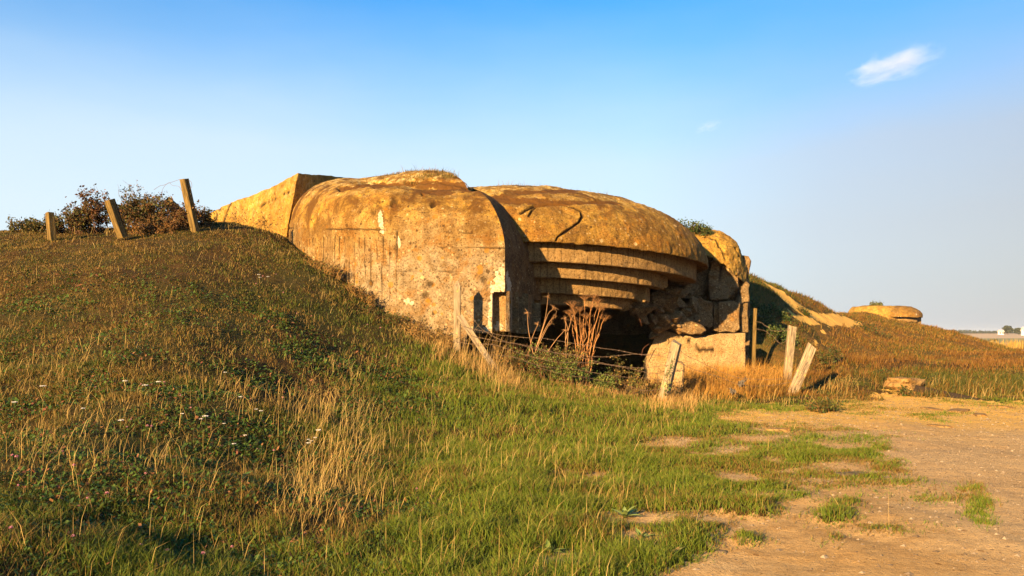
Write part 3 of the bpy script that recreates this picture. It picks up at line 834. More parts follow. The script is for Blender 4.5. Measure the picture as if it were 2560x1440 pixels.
block('cracked_block', pc([(1742,650),(1768,640),(1776,656),(1768,700),(1760,735),(1744,738),(1742,700)], 27.45), 0.9, B, seed=12, bev=0.022, rough=0.06)
block('cracked_block', pc([(1708,702),(1742,692),(1744,744),(1709,747)], 27.25), 0.8, B, seed=13, bev=0.02, rough=0.04)
block('cracked_block', pc([(1780,622),(1806,634),(1816,650),(1790,646),(1776,654),(1768,640)], 27.35), 0.8, B, seed=14, bev=0.02, rough=0.05)
block('cracked_block', pc([(1713,764),(1748,744),(1760,752),(1781,757),(1783,816),(1772,820),(1752,812),(1722,786)], 26.85), 0.9, B, seed=15, bev=0.022, rough=0.05)
block('pier', pc([(1784,757),(1796,757),(1796,829),(1784,826)], 27.05), 0.7, B, seed=16, bev=0.02, rough=0.02)
block('pier', pc([(1796,755),(1830,752),(1849,757),(1848,822),(1836,832),(1814,828),(1797,831)], 26.87), 0.8, B, seed=17, bev=0.02, rough=0.035)
block('pier', pc([(1851,758),(1871,750),(1871,831),(1851,831)], 27.15), 0.8, B, seed=18, bev=0.025, rough=0.03)
block('broken_slab', pc([(1842,756),(1848,742),(1858,718),(1866,706),(1871,712),(1871,752),(1850,760)], 27.05), 0.7, B, seed=19, bev=0.02, rough=0.06)
block('broken_slab', pc([(1655,790),(1676,782),(1702,788),(1730,800),(1752,816),(1766,826),(1754,837),(1722,834),(1690,824),(1656,814)], 25.60), 0.8, B, seed=20, bev=0.022, rough=0.06)
block('base_wall', pc([(1646,822),(1700,836),(1760,842),(1800,834),(1864,833),(1864,1010),(1612,1010),(1610,900),(1630,860)], 26.0), 0.7, M['plain_wall'], dirv=(0.2, 1, 0), seed=21, bev=0.03, rough=0.02, sub=0.11, ck=[[(1738,858),(1742,870),(1735,878)],[(1742,874),(1768,874),(1784,875)],[(1700,838),(1720,850),(1738,862)]])
block('broken_wall_back', pc([(1690,640),(1872,640),(1872,1000),(1690,1000)], 28.0), 0.4, B, dirv=(0, 1, 0), seed=22, bev=0.02, rough=0.1, sub=0.16)
# crumbled concrete at the end of the ledges: angular fragments and bent bars
def chunk(name, c, size, seed, mat=None):
    rs = np.random.default_rng(seed)
    bm = bmesh.new()
    for _ in range(13):
        v = rs.normal(0, 1, 3); v /= np.linalg.norm(v) ** 0.85
        bm.verts.new(Vector(v * np.array(size) * rs.uniform(.75, 1.1)))
    r_ = bmesh.ops.convex_hull(bm, input=bm.verts)
    bmesh.ops.delete(bm, geom=[g for g in r_['geom_interior'] if isinstance(g, bmesh.types.BMVert)], context='VERTS')
    bmesh.ops.triangulate(bm, faces=bm.faces)
    for _ in range(3):
        es = [e for e in bm.edges if e.calc_length() > 0.12]
        if not es: break
        bmesh.ops.subdivide_edges(bm, edges=es, cuts=1)
        bmesh.ops.triangulate(bm, faces=[f for f in bm.faces if len(f.verts) > 3])
    bm.normal_update(); bm.verts.index_update()
    co = np.array([v.co for v in bm.verts]); no = np.array([v.normal for v in bm.verts])
    fa = np.array([[v.index for v in f.verts] for f in bm.faces]); bm.free()
    w = co + np.array(c)
    co = w + no * (0.03 * fbm(w[:, 0] * 7, w[:, 1] * 7, w[:, 2] * 7, 3, 500 + seed))[:, None]
    z = np.zeros(len(co))
    return link(name, build_mesh(name, co, [fa], False, {'white': z + (0.35 if seed % 5 == 0 else 0), 'crack': z, 'soil': z, 'along': z, 'boards': z}), mat or B, BK)
rsb = np.random.default_rng(12)
CH = [(1612,772,24.5,.34),(1585,778,24.2,.22),(1640,758,24.9,.34),(1668,752,25.3,.36),(1695,760,25.6,.34),(1712,782,25.9,.30),(1680,785,25.4,.34),(1648,792,25.2,.34),(1625,800,25.2,.28),
      (1655,815,25.5,.30),(1690,808,25.7,.30),(1720,806,25.9,.28),(1636,838,25.8,.24),(1700,735,25.9,.30),(1730,760,26.2,.30),(1672,730,25.6,.26),
      (1725,725,26.4,.30),(1740,800,26.2,.22),(1606,792,24.8,.22),(1648,776,24.9,.22),(1690,828,25.8,.2),(1700,700,26.2,.28),(1728,690,26.5,.26)]
for i, (a, b, D, r_) in enumerate(CH):
    r_ = r_ * (1.25 if i % 3 == 0 else 0.9)
    chunk('rubble_chunk', P(a, b, D), (r_ * rsb.uniform(.8, 1.3), r_ * rsb.uniform(.8, 1.3), r_ * rsb.uniform(.55, 1.0)), 600 + i)
# ------------------------------------------------------------------ fence posts
def post(label, base, top, w, t, mat, pointed=0.0, twist=0.0, group='old wooden fence posts', seed=0, name='fence_post', slant=0.0):
    """base/top: world points; section w x t, long axis base->top"""
    b, tp = Vector(base), Vector(top)
    b = b - (tp - b).normalized() * 0.25
    Ln = (tp - b).length
    n = 34
    zs = np.linspace(0, Ln, n)
    ring = []
    cs = [(-1, -1), (-.88, -1), (0, -1), (.88, -1), (1, -1), (1, -.88), (1, 0), (1, .88), (1, 1), (.88, 1), (0, 1), (-.88, 1), (-1, 1), (-1, .88), (-1, 0), (-1, -.88)]
    cs = [(a * (0.94 if abs(a) == 1 and abs(c) == 1 else 1), c * (0.94 if abs(a) == 1 and abs(c) == 1 else 1)) for a, c in cs]
    V = []
    for k, z in enumerate(zs):
        sc = 1.0
        if pointed: sc = 1 - 0.75 * smooth(Ln - pointed, Ln, z)
        for a, c in cs:
            nx = 0.06 * float(vnoise(np.array([z * 2.2 + seed * 7]), np.array([a * 1.3 + c * 2.1]))[0])
            zz = z
            if k == n - 1 and not pointed: zz = z + slant * a * w + 0.012 * float(vnoise(np.array([a * 3.0 + seed]), np.array([c * 3.0]))[0])
            V.append((a * w / 2 * sc * (1 + nx), c * t / 2 * (sc if pointed else 1) * (1 + nx), zz))
    m = len(cs)
    Fq = [[k * m + i, k * m + (i + 1) % m, (k + 1) * m + (i + 1) % m, (k + 1) * m + i] for k in range(n - 1) for i in range(m)]
    capf = np.array([[(n - 1) * m + i for i in range(m)]])
    me = build_mesh(name, V, [np.array(Fq), capf], False)
    o = link(name, me, mat)
    ax = (tp - b).normalized()
    q = ax.to_track_quat('Z', 'Y')
    yv = q @ Vector((0, 1, 0))
    # face the section towards the camera, then twist
    want = Vector((0, -1, 0)) - ax * ax.dot(Vector((0, -1, 0)))
    x_ = q @ Vector((1, 0, 0)); y_ = q @ Vector((0, 1, 0))
    an_ = math.atan2(want.dot(x_) * -1, want.dot(y_) * -1)
    o.rotation_mode = 'QUATERNION'
    from mathutils import Quaternion
    o.rotation_quaternion = Quaternion(ax, R(twist)) @ (Quaternion(ax, -an_) @ q)
    o.location = b
    return tag(o, label, 'fence post', group)
W, OW = M['wood'], M['oldwood']
post('upright grey wooden fence post with a pointed top in front of the rounded concrete wing', P(1142, 890, 18.35), P(1144, 703, 18.35), 0.155, 0.13, W, pointed=0.13, seed=1)
post('thin wooden brace plank leaning against the pointed fence post', P(1253, 945, 17.6), P(1148, 790, 18.27), 0.14, 0.06, W, twist=18, seed=2, name='brace_plank')
post('thick square leaning wooden post with ivy climbing its side before the broken wall', P(1655, 1008, 18.7), P(1692, 856, 18.3), 0.205, 0.19, W, twist=-28, seed=3, slant=-0.12)
post('pale broad wooden post standing nearly upright right of the bunker', P(1967, 950, 22), P(1981, 816, 22.1), 0.215, 0.12, W, seed=4, slant=-0.05)
post('pale broad wooden post leaning far to the right by the path', P(1980, 986, 19.4), P(2030, 866, 19.6), 0.235, 0.12, W, twist=-14, seed=5, slant=-0.2)
post('thin dark round-topped post in the shade behind the bunker corner', P(1884, 905, 26.5), P(1888, 771, 26.5), 0.10, 0.09, OW, seed=6)
post('short square post at the far end of the bramble hedge', P(129, 586, 18.6), P(124, 532, 18.6), 0.16, 0.14, OW, twist=-35, seed=7)
post('square wooden post tilted left in the middle of the bramble hedge', P(298, 568, 18.8), P(274, 500, 18.6), 0.19, 0.17, OW, twist=-30, seed=8)
post('tallest square post on the mound, tilted left with wire on its top', P(484, 558, 19.8), P(460, 448, 19.7), 0.175, 0.15, OW, twist=-25, seed=9)
post('fallen square beam lying in the brambles beside the tallest post', P(470, 548, 21.4), P(420, 503, 20.4), 0.19, 0.18, OW, twist=20, seed=10, name='beam_or_shade_bar', group=None)

# ------------------------------------------------------------------ barbed wire
def tube(pts, r, sides=5):
    pts = np.asarray(pts, float); n = len(pts)
    tg = np.gradient(pts, axis=0); tg /= np.linalg.norm(tg, axis=1)[:, None] + 1e-9
    ref = np.array([0.31, 0.2, 0.93])
    u = np.cross(tg, ref); u /= np.linalg.norm(u, axis=1)[:, None] + 1e-9
    v = np.cross(tg, u)
    rr = np.broadcast_to(np.asarray(r, float), (n,))
    a = np.linspace(0, 2 * math.pi, sides, endpoint=False)
    V = pts[:, None, :] + rr[:, None, None] * (np.cos(a)[None, :, None] * u[:, None, :] + np.sin(a)[None, :, None] * v[:, None, :])
    i = np.arange(n - 1)[:, None] * sides; k = np.arange(sides)[None, :]; k2 = (k + 1) % sides
    Fq = np.stack([i + k, i + k2, i + sides + k2, i + sides + k], 2).reshape(-1, 4)
    return V.reshape(-1, 3), Fq
class MB:
    def __init__(self): self.V = []; self.Q = []; self.T = []; self.C = []; self.n = 0
    def add(self, V, Fq, col=None):
        Fq = np.asarray(Fq) + self.n
        (self.Q if Fq.shape[1] == 4 else self.T).append(Fq); self.V.append(np.asarray(V)); self.n += len(V)
        self.C.append(np.broadcast_to(np.asarray(col if col is not None else (0, 0, 0), float), (len(V), 3)))
    def mesh(self, name, sm=False):
        fs = [np.concatenate(g) for g in (self.Q, self.T) if g]
        return build_mesh(name, np.concatenate(self.V), fs, sm, None, np.concatenate(self.C))
    def obj(self, name, mat, parent=None, root=None, sm=False):
        return link(name, self.mesh(name, sm), mat, parent, root)
def wire(label, pts, seed=0, barbs=True, r=0.0042, group='barbed wire strands', jit=0.02):
    rs = np.random.default_rng(seed)
    c, q = resample([P(*p) for p in pts], max(20, int(len(pts) * 14)))
    c = c + jit * np.stack([vnoise(q * 2.5, np.full_like(q, seed + k * 3.1)) for k in range(3)], 1)
    mb = MB()
    V, Fq = tube(c, r, 5); mb.add(V, Fq)
    if barbs:
        for d in np.arange(0.08, q[-1], 0.14):
            o = np.array([np.interp(d, q, c[:, k]) for k in range(3)])
            for _ in range(2):
                e = rs.normal(size=3); e /= np.linalg.norm(e)
                V, Fq = tube([o - e * 0.022, o, o + e * 0.022], 0.0035, 4); mb.add(V, Fq)
    return tag(mb.obj('barbed_wire', M['wire']), label, 'barbed wire', group)
wire('highest wire sagging from the pointed post to the top of the ivy post', [(1146,812,18.25),(1200,826,17.7),(1290,843,17.7),(1360,846,17.8),(1430,858,18),(1520,872,18.1),(1600,886,18.2),(1640,886,18.3),(1684,878,18.3)], 1)
wire('wire dropping steeply from the pointed post then running low to the right', [(1146,756,18.25),(1180,790,17.8),(1210,826,17.8),(1260,852,17.7),(1340,872,17.8),(1420,886,18),(1500,893,18.1),(1560,888,18.2),(1600,884,18.3),(1676,896,18.35)], 2)
wire('third wire from the pointed post, crossing in front of the dark opening', [(1146,832,18.25),(1220,850,17.7),(1300,862,17.7),(1380,881,17.8),(1440,890,18),(1530,912,18.1),(1600,921,18.2),(1672,914,18.4)], 3)
wire('wire looping below the brace plank and behind the dead hogweed', [(1146,856,18.25),(1200,861,17.7),(1240,864,17.6),(1300,884,17.7),(1380,905,17.8),(1460,905,18),(1540,917,18.1),(1620,930,18.3),(1668,938,18.4)], 4)
wire('lower wire running through the bramble leaves', [(1230,885,17.6),(1300,897,17.7),(1360,917,17.8),(1430,921,18),(1500,934,18.1),(1580,944,18.3),(1664,950,18.5)], 5)
wire('lowest wire close above the dry grass at the ivy post', [(1340,916,17.8),(1400,934,17.9),(1480,947,18.1),(1560,962,18.3),(1610,976,18.4),(1660,974,18.6)], 6)
wire('wire hanging from the ivy post down to the right into dead weeds', [(1692,868,18.3),(1720,890,18.6),(1760,908,19),(1800,930,19.4),(1850,945,19.5),(1920,950,19.5),(1995,944,19.5)], 7)
wire('lower wire from the ivy post to the post leaning by the path', [(1684,898,18.3),(1720,918,18.6),(1780,938,18.9),(1850,960,19.2),(1920,965,19.4),(2000,950,19.5)], 8)
wire('wire bridging the thin dark post and the nearly upright pale post', [(1887,803,26.4),(1905,808,25.5),(1928,826,24),(1950,828,23),(1972,824,22)], 9)
wire('slack lower wire curling from the thin dark post toward the grass', [(1887,820,26.4),(1910,828,25.5),(1930,840,24.5),(1950,858,23.5),(1972,845,22)], 10)
wire('tangled wire wound around the post leaning by the path', [(1996,956,19.3),(2012,930,19.3),(1990,944,19.35),(2024,910,19.35),(2002,926,19.3),(2018,902,19.35),(1992,962,19.3),(2008,940,19.3),(1984,972,19.3),(2002,960,19.3)], 11, barbs=False, r=0.0035)
wire('tangled wire wound around the nearly upright pale post', [(1984,828,22),(1976,850,21.8),(1984,872,21.8),(1970,900,21.8),(1980,925,21.8),(1968,935,21.8),(1978,946,21.8)], 12, barbs=False, r=0.0035)
wire('thin wire rising from the brambles to the top of the tallest mound post', [(385,476,20),(402,464,20),(410,462,20),(424,456,19.9),(432,454,19.9),(448,449,19.8),(460,448,19.7)], 13, barbs=False, r=0.004)
wire('thin wire looping around the tallest mound post to its right', [(466,449,19.7),(476,456,19.7),(478,466,19.7),(472,474,19.7),(476,484,19.7)], 14, barbs=False, r=0.004)
wire('bare wire kinked against the sky left of the tallest post', [(455,476,19.7),(448,466,19.8),(432,464,19.8),(422,457,19.9),(408,470,20),(404,490,20)], 15, barbs=False, r=0.0035)

# ------------------------------------------------------------------ loose lumps of concrete and stone
def lump(name, label, cat, c, size, mat, seed, rough=0.25, group=None, rotz=0.0, flat=0.0, res=4):
    bm = bmesh.new(); bmesh.ops.create_icosphere(bm, subdivisions=res, radius=1)
    co = np.array([v.co for v in bm.verts])
    fa = np.array([[v.index for v in f.verts] for f in bm.faces]); bm.free()
    # boxy-ish stone
    co = np.sign(co) * np.abs(co) ** 0.6; co /= np.max(np.abs(co))
    n = fbm(co[:, 0] * 1.3 + seed, co[:, 1] * 1.3, co[:, 2] * 1.3, 4, 200 + seed)
    co = co * (1 + rough * n)[:, None]
    co[:, 2] = np.where(co[:, 2] > 0.6 - flat, 0.6 - flat + (co[:, 2] - 0.6 + flat) * 0.25, co[:, 2])
    ca, sa = math.cos(rotz), math.sin(rotz)
    co = co * np.array(size)
    co = np.c_[co[:, 0] * ca - co[:, 1] * sa, co[:, 0] * sa + co[:, 1] * ca, co[:, 2]]
    z = np.zeros(len(co))
    me = build_mesh(name, co, [fa], False, {'white': z, 'crack': z, 'soil': z, 'along': z, 'boards': z})
    o = link(name, me, mat); o.location = c
    return tag(o, label, cat, group)
pb = P(1682, 940, 19.6)
_o = block('concrete_block', [(1648,918,19.8),(1654,908,19.8),(1700,904,19.6),(1712,912,19.6),(1708,990,19.6),(1646,990,19.8)], 0.5, M['plain_wall'], None, None, dirv=(0.1, 1, 0), bev=0.05, rough=0.05, seed=41)
tag(_o, 'pale broken concrete block half hidden behind the thick ivy post', 'concrete block')
M['greystone'] = concrete('grey_stone', (0.30, 0.25, 0.20), (0.30, 0.25, 0.20), (0.18, 0.14, 0.10), 0.2, lich=0.1)
M['stone'] = concrete('ochre_stone', (0.52, 0.36, 0.17), (0.52, 0.36, 0.17), (0.34, 0.20, 0.075), 0.35, lich=0.6)
p_ = P(2262, 972, 20.6)
lump('rock', 'large pale rock jutting from the worn bank at the foot of the right mound', 'rock', (p_[0], p_[1], hz(p_[0], p_[1]) + 0.05), (0.42, 0.34, 0.24), M['stone'], 3, 0.4, rotz=0.5, flat=-0.3)
post('dark strip added as shade along the foot of the right mound', P(2425, 1004, 18.6) + np.array([0, 0, 0.02]), P(2292, 976, 20.1) + np.array([0, 0, 0.03]), 0.17, 0.16, mat_flat('bank_shade', (0.035, 0.024, 0.016), 0.9, 0, 0.1), seed=12, name='beam_or_shade_bar', group=None, twist=10)['category'] = 'beam'  # near-black bar added to stand in for the bank edge's shadow
SC.objects[[o.name for o in SC.objects if o.name.startswith('beam_or_shade_bar')][0]]['category'] = 'beam'
p_ = P(2212, 985, 20.0)
stones = [(1946,1066,.20,.10,.07,'small pale sandstone lump in the turf at the sand edge'),(2130,1172,.20,.10,.05,'flat grey stone among the grass tufts on the sandy path'),
          (2395,1018,.34,.16,.06,'broad ochre slab of rock near the dark shade strip'),(2452,1030,.22,.10,.05,'small ochre slab right of the broad one, further from the bank'),
          (2330,1014,.26,.12,.05,'ochre slab left of the broad one at the top of the path'),(2350,1056,.20,.10,.04,'lone ochre slab below the others on the bare path'),
          (2500,1012,.24,.10,.05,'ochre slab farthest toward the right edge of the photo'),(1800,1354,.045,.03,.02,'dark grey pebble on the sand beside the nearest turf edge')]
for i, (a, b, sx, sy, sz, lb) in enumerate(stones):
    D = 1.55 * F / (b - HZ); q = P(a, b, D); zz = hz(q[0], q[1])
    lump('stone', lb, 'stone', (q[0], q[1], zz), (sx, sy, sz), M['greystone'] if i in (1, 7) else M['stone'], 10 + i, 0.22, rotz=0.4 * i, res=3)

# crumpled grey strips of litter caught in the dead weeds
def strips(label, c, n, size, seed):
    rs = np.random.default_rng(seed); mb = MB()
    for i in range(n):
        L_ = size * rs.uniform(0.5, 1.0); m = 14
        t = np.linspace(-0.5, 0.5, m)
        x = t * L_; y = 0.05 * np.sin(t * 7 + rs.uniform(0, 6)); z = 0.035 * np.sin(t * rs.uniform(4, 9) + rs.uniform(0, 6)) + rs.uniform(-0.05, 0.05)
        w = 0.016 + 0.012 * np.cos(t * 3)
        a = rs.uniform(-0.6, 0.6)
        A_ = np.stack([x, y, z + w], 1); B_ = np.stack([x, y + 0.02 * np.sin(t * 9), z - w], 1)
        V = np.concatenate([A_, B_]); V = np.c_[V[:, 0] * math.cos(a) - V[:, 2] * math.sin(a) * .5, V[:, 1], V[:, 2] + V[:, 0] * math.sin(a) * .5]
        k = np.arange(m - 1); mb.add(V + np.array(c), np.stack([k, k + 1, m + k + 1, m + k], 1))
    return tag(mb.obj('litter', M['grey'], sm=True), label, 'litter', None)
strips('tangle of crumpled grey strips caught high in the orange dead weeds', P(1853, 958, 18.9), 6, 0.17, 1)
strips('flattened grey strips lying lowest, just above the green grass edge', P(1832, 980, 18.6), 5, 0.19, 2)
strips('single small grey scrap above the tangled strips', P(1863, 945, 19.1), 2, 0.09, 3)

# ------------------------------------------------------------------ far bunker
FB = empty('bunker', tuple(P(2215, 815, 100)), 'small distant concrete bunker with a rounded roof on the crest of the right mound', 'bunker')
def fb_loft(name, c, R0, R1, z0, z1, squash, a0, a1, mat, seed, under=0.0):
    na, nd = 120, 40; an_ = np.linspace(a0, a1, na)
    pf_ = ([(R0 - 0.9 * (1 - t), z0) for t in np.linspace(0, 1, 5)][:-1] if under else [])
    for t in np.linspace(0, 1, nd):
        ph = t * math.pi / 2; pf_.append((R0 + (R1 - R0) * (1 - math.cos(ph)), z0 + (z1 - z0) * math.sin(ph)))
    for t in np.linspace(0, 1, 10)[1:]: pf_.append((R1 * (1 - t) + 0.01, z1 + 0.12 * t))
    pf_ = np.array(pf_); G = np.empty((na, len(pf_), 3))
    G[:, :, 0] = c[0] + pf_[None, :, 0] * np.sin(an_)[:, None] * squash[0]; G[:, :, 1] = c[1] - pf_[None, :, 0] * np.cos(an_)[:, None] * squash[1]; G[:, :, 2] = pf_[None, :, 1]
    Vf = G.reshape(-1, 3); Vf = Vf + 0.08 * np.stack([fbm(Vf[:, 0] * 1.2, Vf[:, 1] * 1.2, Vf[:, 2] * 1.2 + k * 9, 3, seed + k) for k in range(3)], 1)
    z = np.zeros(len(Vf))
    return link(name, build_mesh(name, Vf, [grid_faces(na, len(pf_))], True, {'white': blob(Vf, [(2291, 786, 2, 4)]), 'crack': z, 'soil': z, 'along': z, 'boards': z}), mat, FB)
c_ = P(2236, 0, 101)
fb_loft('gun_room_roof', c_, 3.1, 0.9, 3.42, 4.86, (1, 1.2), -1.2, math.pi, M['canopy'], 301, 1)
c_ = P(2182, 0, 101.5)
fb_loft('side_roof', c_, 3.3, 2.3, 2.3, 4.85, (0.92, 1.1), -math.pi, math.pi, M['golden'], 305)
c_ = P(2236, 0, 101)
fb_loft('ledge', c_, 2.55, 2.5, 2.85, 3.2, (1, 1.2), -0.9, 0.95, M['clean'], 309)
box('side_wall', P(2284, 0, 100)[0], P(2295, 0, 100)[0], 99.2, 103, -1.0, 3.45, M['broken'], FB)
box('front_wall', P(2205, 0, 100)[0], P(2284, 0, 100)[0], 99.6, 103, -1.0, 2.55, M['broken'], FB)
box('back_wall', P(2150, 0, 103)[0], P(2290, 0, 103)[0], 102.4, 104, -1.0, 3.4, M['broken'], FB)

# ------------------------------------------------------------------ far land
def sheet(name, pts, z, mat):
    V = [(P(a, b, D)[0], D, height(np.array([P(a, b, D)[0]]), np.array([float(D)]))[0] * 0 + zz) for (a, b, D), zz in zip(pts, z)]
    o = link(name, build_mesh(name, V, [np.array([list(range(len(V)))])], False), mat); o['kind'] = 'structure'; return o
def mat_field(name, a, b, sc):
    k = NT(name); p = k.pos()
    c = k.mix(k.ramp(k.noise(k.mapping(p, (1, 3, 1)), sc, 5, 0.6), [(0.4, 0.0), (0.6, 1.0)]), a, b)
    return k.finish(c, 1.0, None, 0.05)
M['stubble'] = mat_field('stubble_field', (0.58, 0.40, 0.22), (0.48, 0.33, 0.18), 0.03)
M['meadow'] = mat_field('meadow', (0.22, 0.22, 0.09), (0.30, 0.26, 0.12), 0.03)
M['roadm'] = mat_field('pale_road', (0.45, 0.38, 0.30), (0.38, 0.31, 0.24), 0.2)
def strip(name, x0, x1, y0, y1, dz, mat, nx=30, ny=20):
    xs = np.linspace(x0, x1, nx); ys = np.linspace(y0, y1, ny); X, Y = np.meshgrid(xs, ys, indexing='ij')
    Z = height(X.ravel(), Y.ravel()).reshape(X.shape) + dz
    o = link(name, build_mesh(name, np.stack([X, Y, Z], 2).reshape(-1, 3), [grid_faces(nx, ny)[:, ::-1]], True), mat); o['kind'] = 'structure'; return o
strip('field', 40, 1200, 215, 620, 0.10, M['stubble'])
strip('meadow', 148, 420, 240, 330, 0.18, M['meadow'])
strip('road', 78, 300, 150, 158, 0.06, M['roadm'])
def house(label, c, w, d, h, rh, wallc, roofc):
    r_ = empty('house', c, label, 'house')
    x0, y0, z0 = c; hw, hd = w / 2, d / 2
    V = np.array([(-hw, -hd, -1), (hw, -hd, -1), (hw, hd, -1), (-hw, hd, -1), (-hw, -hd, h), (hw, -hd, h), (hw, hd, h), (-hw, hd, h), (-hw, 0, h + rh * .96), (hw, 0, h + rh * .96)]) + np.array(c)
    fq = np.array([[0, 1, 5, 4], [1, 2, 6, 5], [2, 3, 7, 6], [3, 0, 4, 7]]); ft = np.array([[4, 8, 7], [5, 6, 9]])
    link('wall', build_mesh('wall', V, [fq, ft], False), wallc, r_)
    e = 0.35; t = 0.18
    Rv = np.array([(-hw - e, -hd - e, h - .12), (hw + e, -hd - e, h - .12), (hw + e, 0, h + rh), (-hw - e, 0, h + rh), (-hw - e, hd + e, h - .12), (hw + e, hd + e, h - .12)])
    Rv = np.concatenate([Rv, Rv + np.array([0, 0, t])]) + np.array(c)
    fr = np.array([[6, 7, 8, 9], [9, 8, 11, 10], [1, 0, 3, 2], [2, 3, 4, 5], [0, 1, 7, 6], [5, 4, 10, 11], [0, 6, 9, 3], [3, 9, 10, 4], [1, 2, 8, 7], [2, 5, 11, 8]])
    link('roof', build_mesh('roof', Rv, [fr], False), roofc, r_)
    for k in (-0.28, 0.28):
        wv = np.array([(k * w - .5, -hd - .03, h * .35), (k * w + .5, -hd - .03, h * .35), (k * w + .5, -hd - .03, h * .8), (k * w - .5, -hd - .03, h * .8)])
        wv = np.concatenate([wv, wv + np.array([0, 0.06, 0])]) + np.array(c)
        link('window', build_mesh('window', wv, [np.array([[0, 1, 2, 3], [1, 5, 6, 2], [4, 0, 3, 7], [3, 2, 6, 7], [4, 5, 1, 0]])], False), M['glass'], r_)
M['glass'] = mat_flat('dark_window', (0.05, 0.05, 0.05), 0.2)
M['white_wall'] = mat_flat('white_render', (0.80, 0.77, 0.72), 0.9)
M['pale_roof'] = mat_flat('pale_roof', (0.55, 0.45, 0.36), 0.9)
q = P(2502, 836, 480); house('small white house beside the larger round tree on the horizon', (q[0], q[1], float(hz(q[0], q[1]))), 2.6, 1.6, 1.9, 0.9, M['white_wall'], M['pale_roof'])
q = P(2568, 834, 430); house('white house at the right edge of the photo beside the smaller tree', (q[0], q[1], float(hz(q[0], q[1]))), 5.0, 2.4, 2.6, 2.0, M['white_wall'], M['pale_roof'])

for i, (pts) in enumerate(([(1590,784,24.2),(1600,800,24.1),(1604,815,24.2)],[(1650,770,24.7),(1636,790,24.6),(1628,806,24.7)],[(1690,750,25.2),(1676,736,25.0),(1662,733,25.0)],[(1622,860,25.5),(1608,872,25.4),(1604,890,25.5)])):
    c_, q_ = resample([P(*p) for p in pts], 16); mb = MB(); V_, Q_ = tube(c_, 0.010, 6); mb.add(V_, Q_)
    mb.obj('bent_bar', M['rust'], BK, BK)
# ------------------------------------------------------------------ grass and weeds
def blades(base, h, w, az, lean, col, tip=None, curl=None):
    """five-vertex bent blades; base N,3"""
    n = len(base)
    d = np.stack([np.cos(az), np.sin(az), np.zeros(n)], 1)            # lean direction
    sa = rng.uniform(0, 2 * math.pi, n)
    sd = np.stack([np.cos(sa), np.sin(sa), np.zeros(n)], 1) * (w / 2)[:, None]
    up = np.array([0, 0, 1.0])
    m = base + d * (lean * 0.32 * h)[:, None] + up * (h * 0.55)[:, None]
    t = base + d * (lean * h)[:, None] + up * (h * np.sqrt(np.clip(1 - 0.5 * lean ** 2, 0.15, 1)))[:, None]
    V = np.stack([base - sd, base + sd, m - sd * 0.8, m + sd * 0.8, t], 1).reshape(-1, 3)
    o = np.arange(n)[:, None] * 5
    Q = o + np.array([[0, 1, 3, 2]]); T = o + np.array([[2, 3, 4]])
    col = col * np.array([0.72, 0.66, 0.52])
    if tip is not None: tip = tip * np.array([0.72, 0.66, 0.52])
    C = np.repeat(col[:, None, :], 5, 1)
    if tip is not None: C[:, 4] = tip; C[:, 2:4] = C[:, 2:4] * 0.6 + tip[:, None, :] * 0.4
    return V, Q, T, C.reshape(-1, 3)
class GB:
    def __init__(self): self.V = []; self.Q = []; self.T = []; self.C = []; self.n = 0
    def add(self, r):
        V, Q, T, C = r; self.V.append(V); self.Q.append(Q + self.n); self.T.append(T + self.n); self.C.append(C); self.n += len(V)
    def obj(self, name, mat, label, cat, kind='stuff'):
        me = build_mesh(name, np.concatenate(self.V), [np.concatenate(self.Q), np.concatenate(self.T)], True, None, np.concatenate(self.C))
        return tag(link(name, me, mat), label, cat, None, kind)
def lerp(a, b, t): return np.asarray(a)[None, :] * (1 - t)[:, None] + np.asarray(b)[None, :] * t[:, None]
def sample(n, d0, d1, pw=1.0, margin=1.8, px0=0, px1=2560):
    """points on the ground in the camera's wedge (plus a margin), denser near"""
    u = rng.uniform(0, 1, n)
    D = (d0 ** pw + u * (d1 ** pw - d0 ** pw)) ** (1 / pw)
    xl, xr = (px0 - 1280) / F * D - margin, (px1 - 1280) / F * D + margin
    x = xl + rng.uniform(0, 1, n) * (xr - xl)
    z = height(x, D)
    px = 1280 + x / D * F; py = HZ - (z - EYE) / D * F
    return x, D, z, px, py
def ell(px, py, cx, cy, rx, ry): return np.clip(1.4 - np.hypot((px - cx) / rx, (py - cy) / ry), 0, 1)
def in_bunker(x, y):
    o = np.array([(a, b) for a, b in op] + [(0.75, 21.3)])
    poly = [(a, b) for a, b in op[::8]] + [tuple(op[-1]), (0.43, 20.6), (0.43, 30), (-6.9, 30)]
    ins = in_poly(x, y, poly)
    ins |= (y > 25.6) & (y < 31) & (x > 4.3) & (x < 8.3)
    ins |= (np.hypot(x - 0.2, y - 26.7) < 5.4)
    return ins

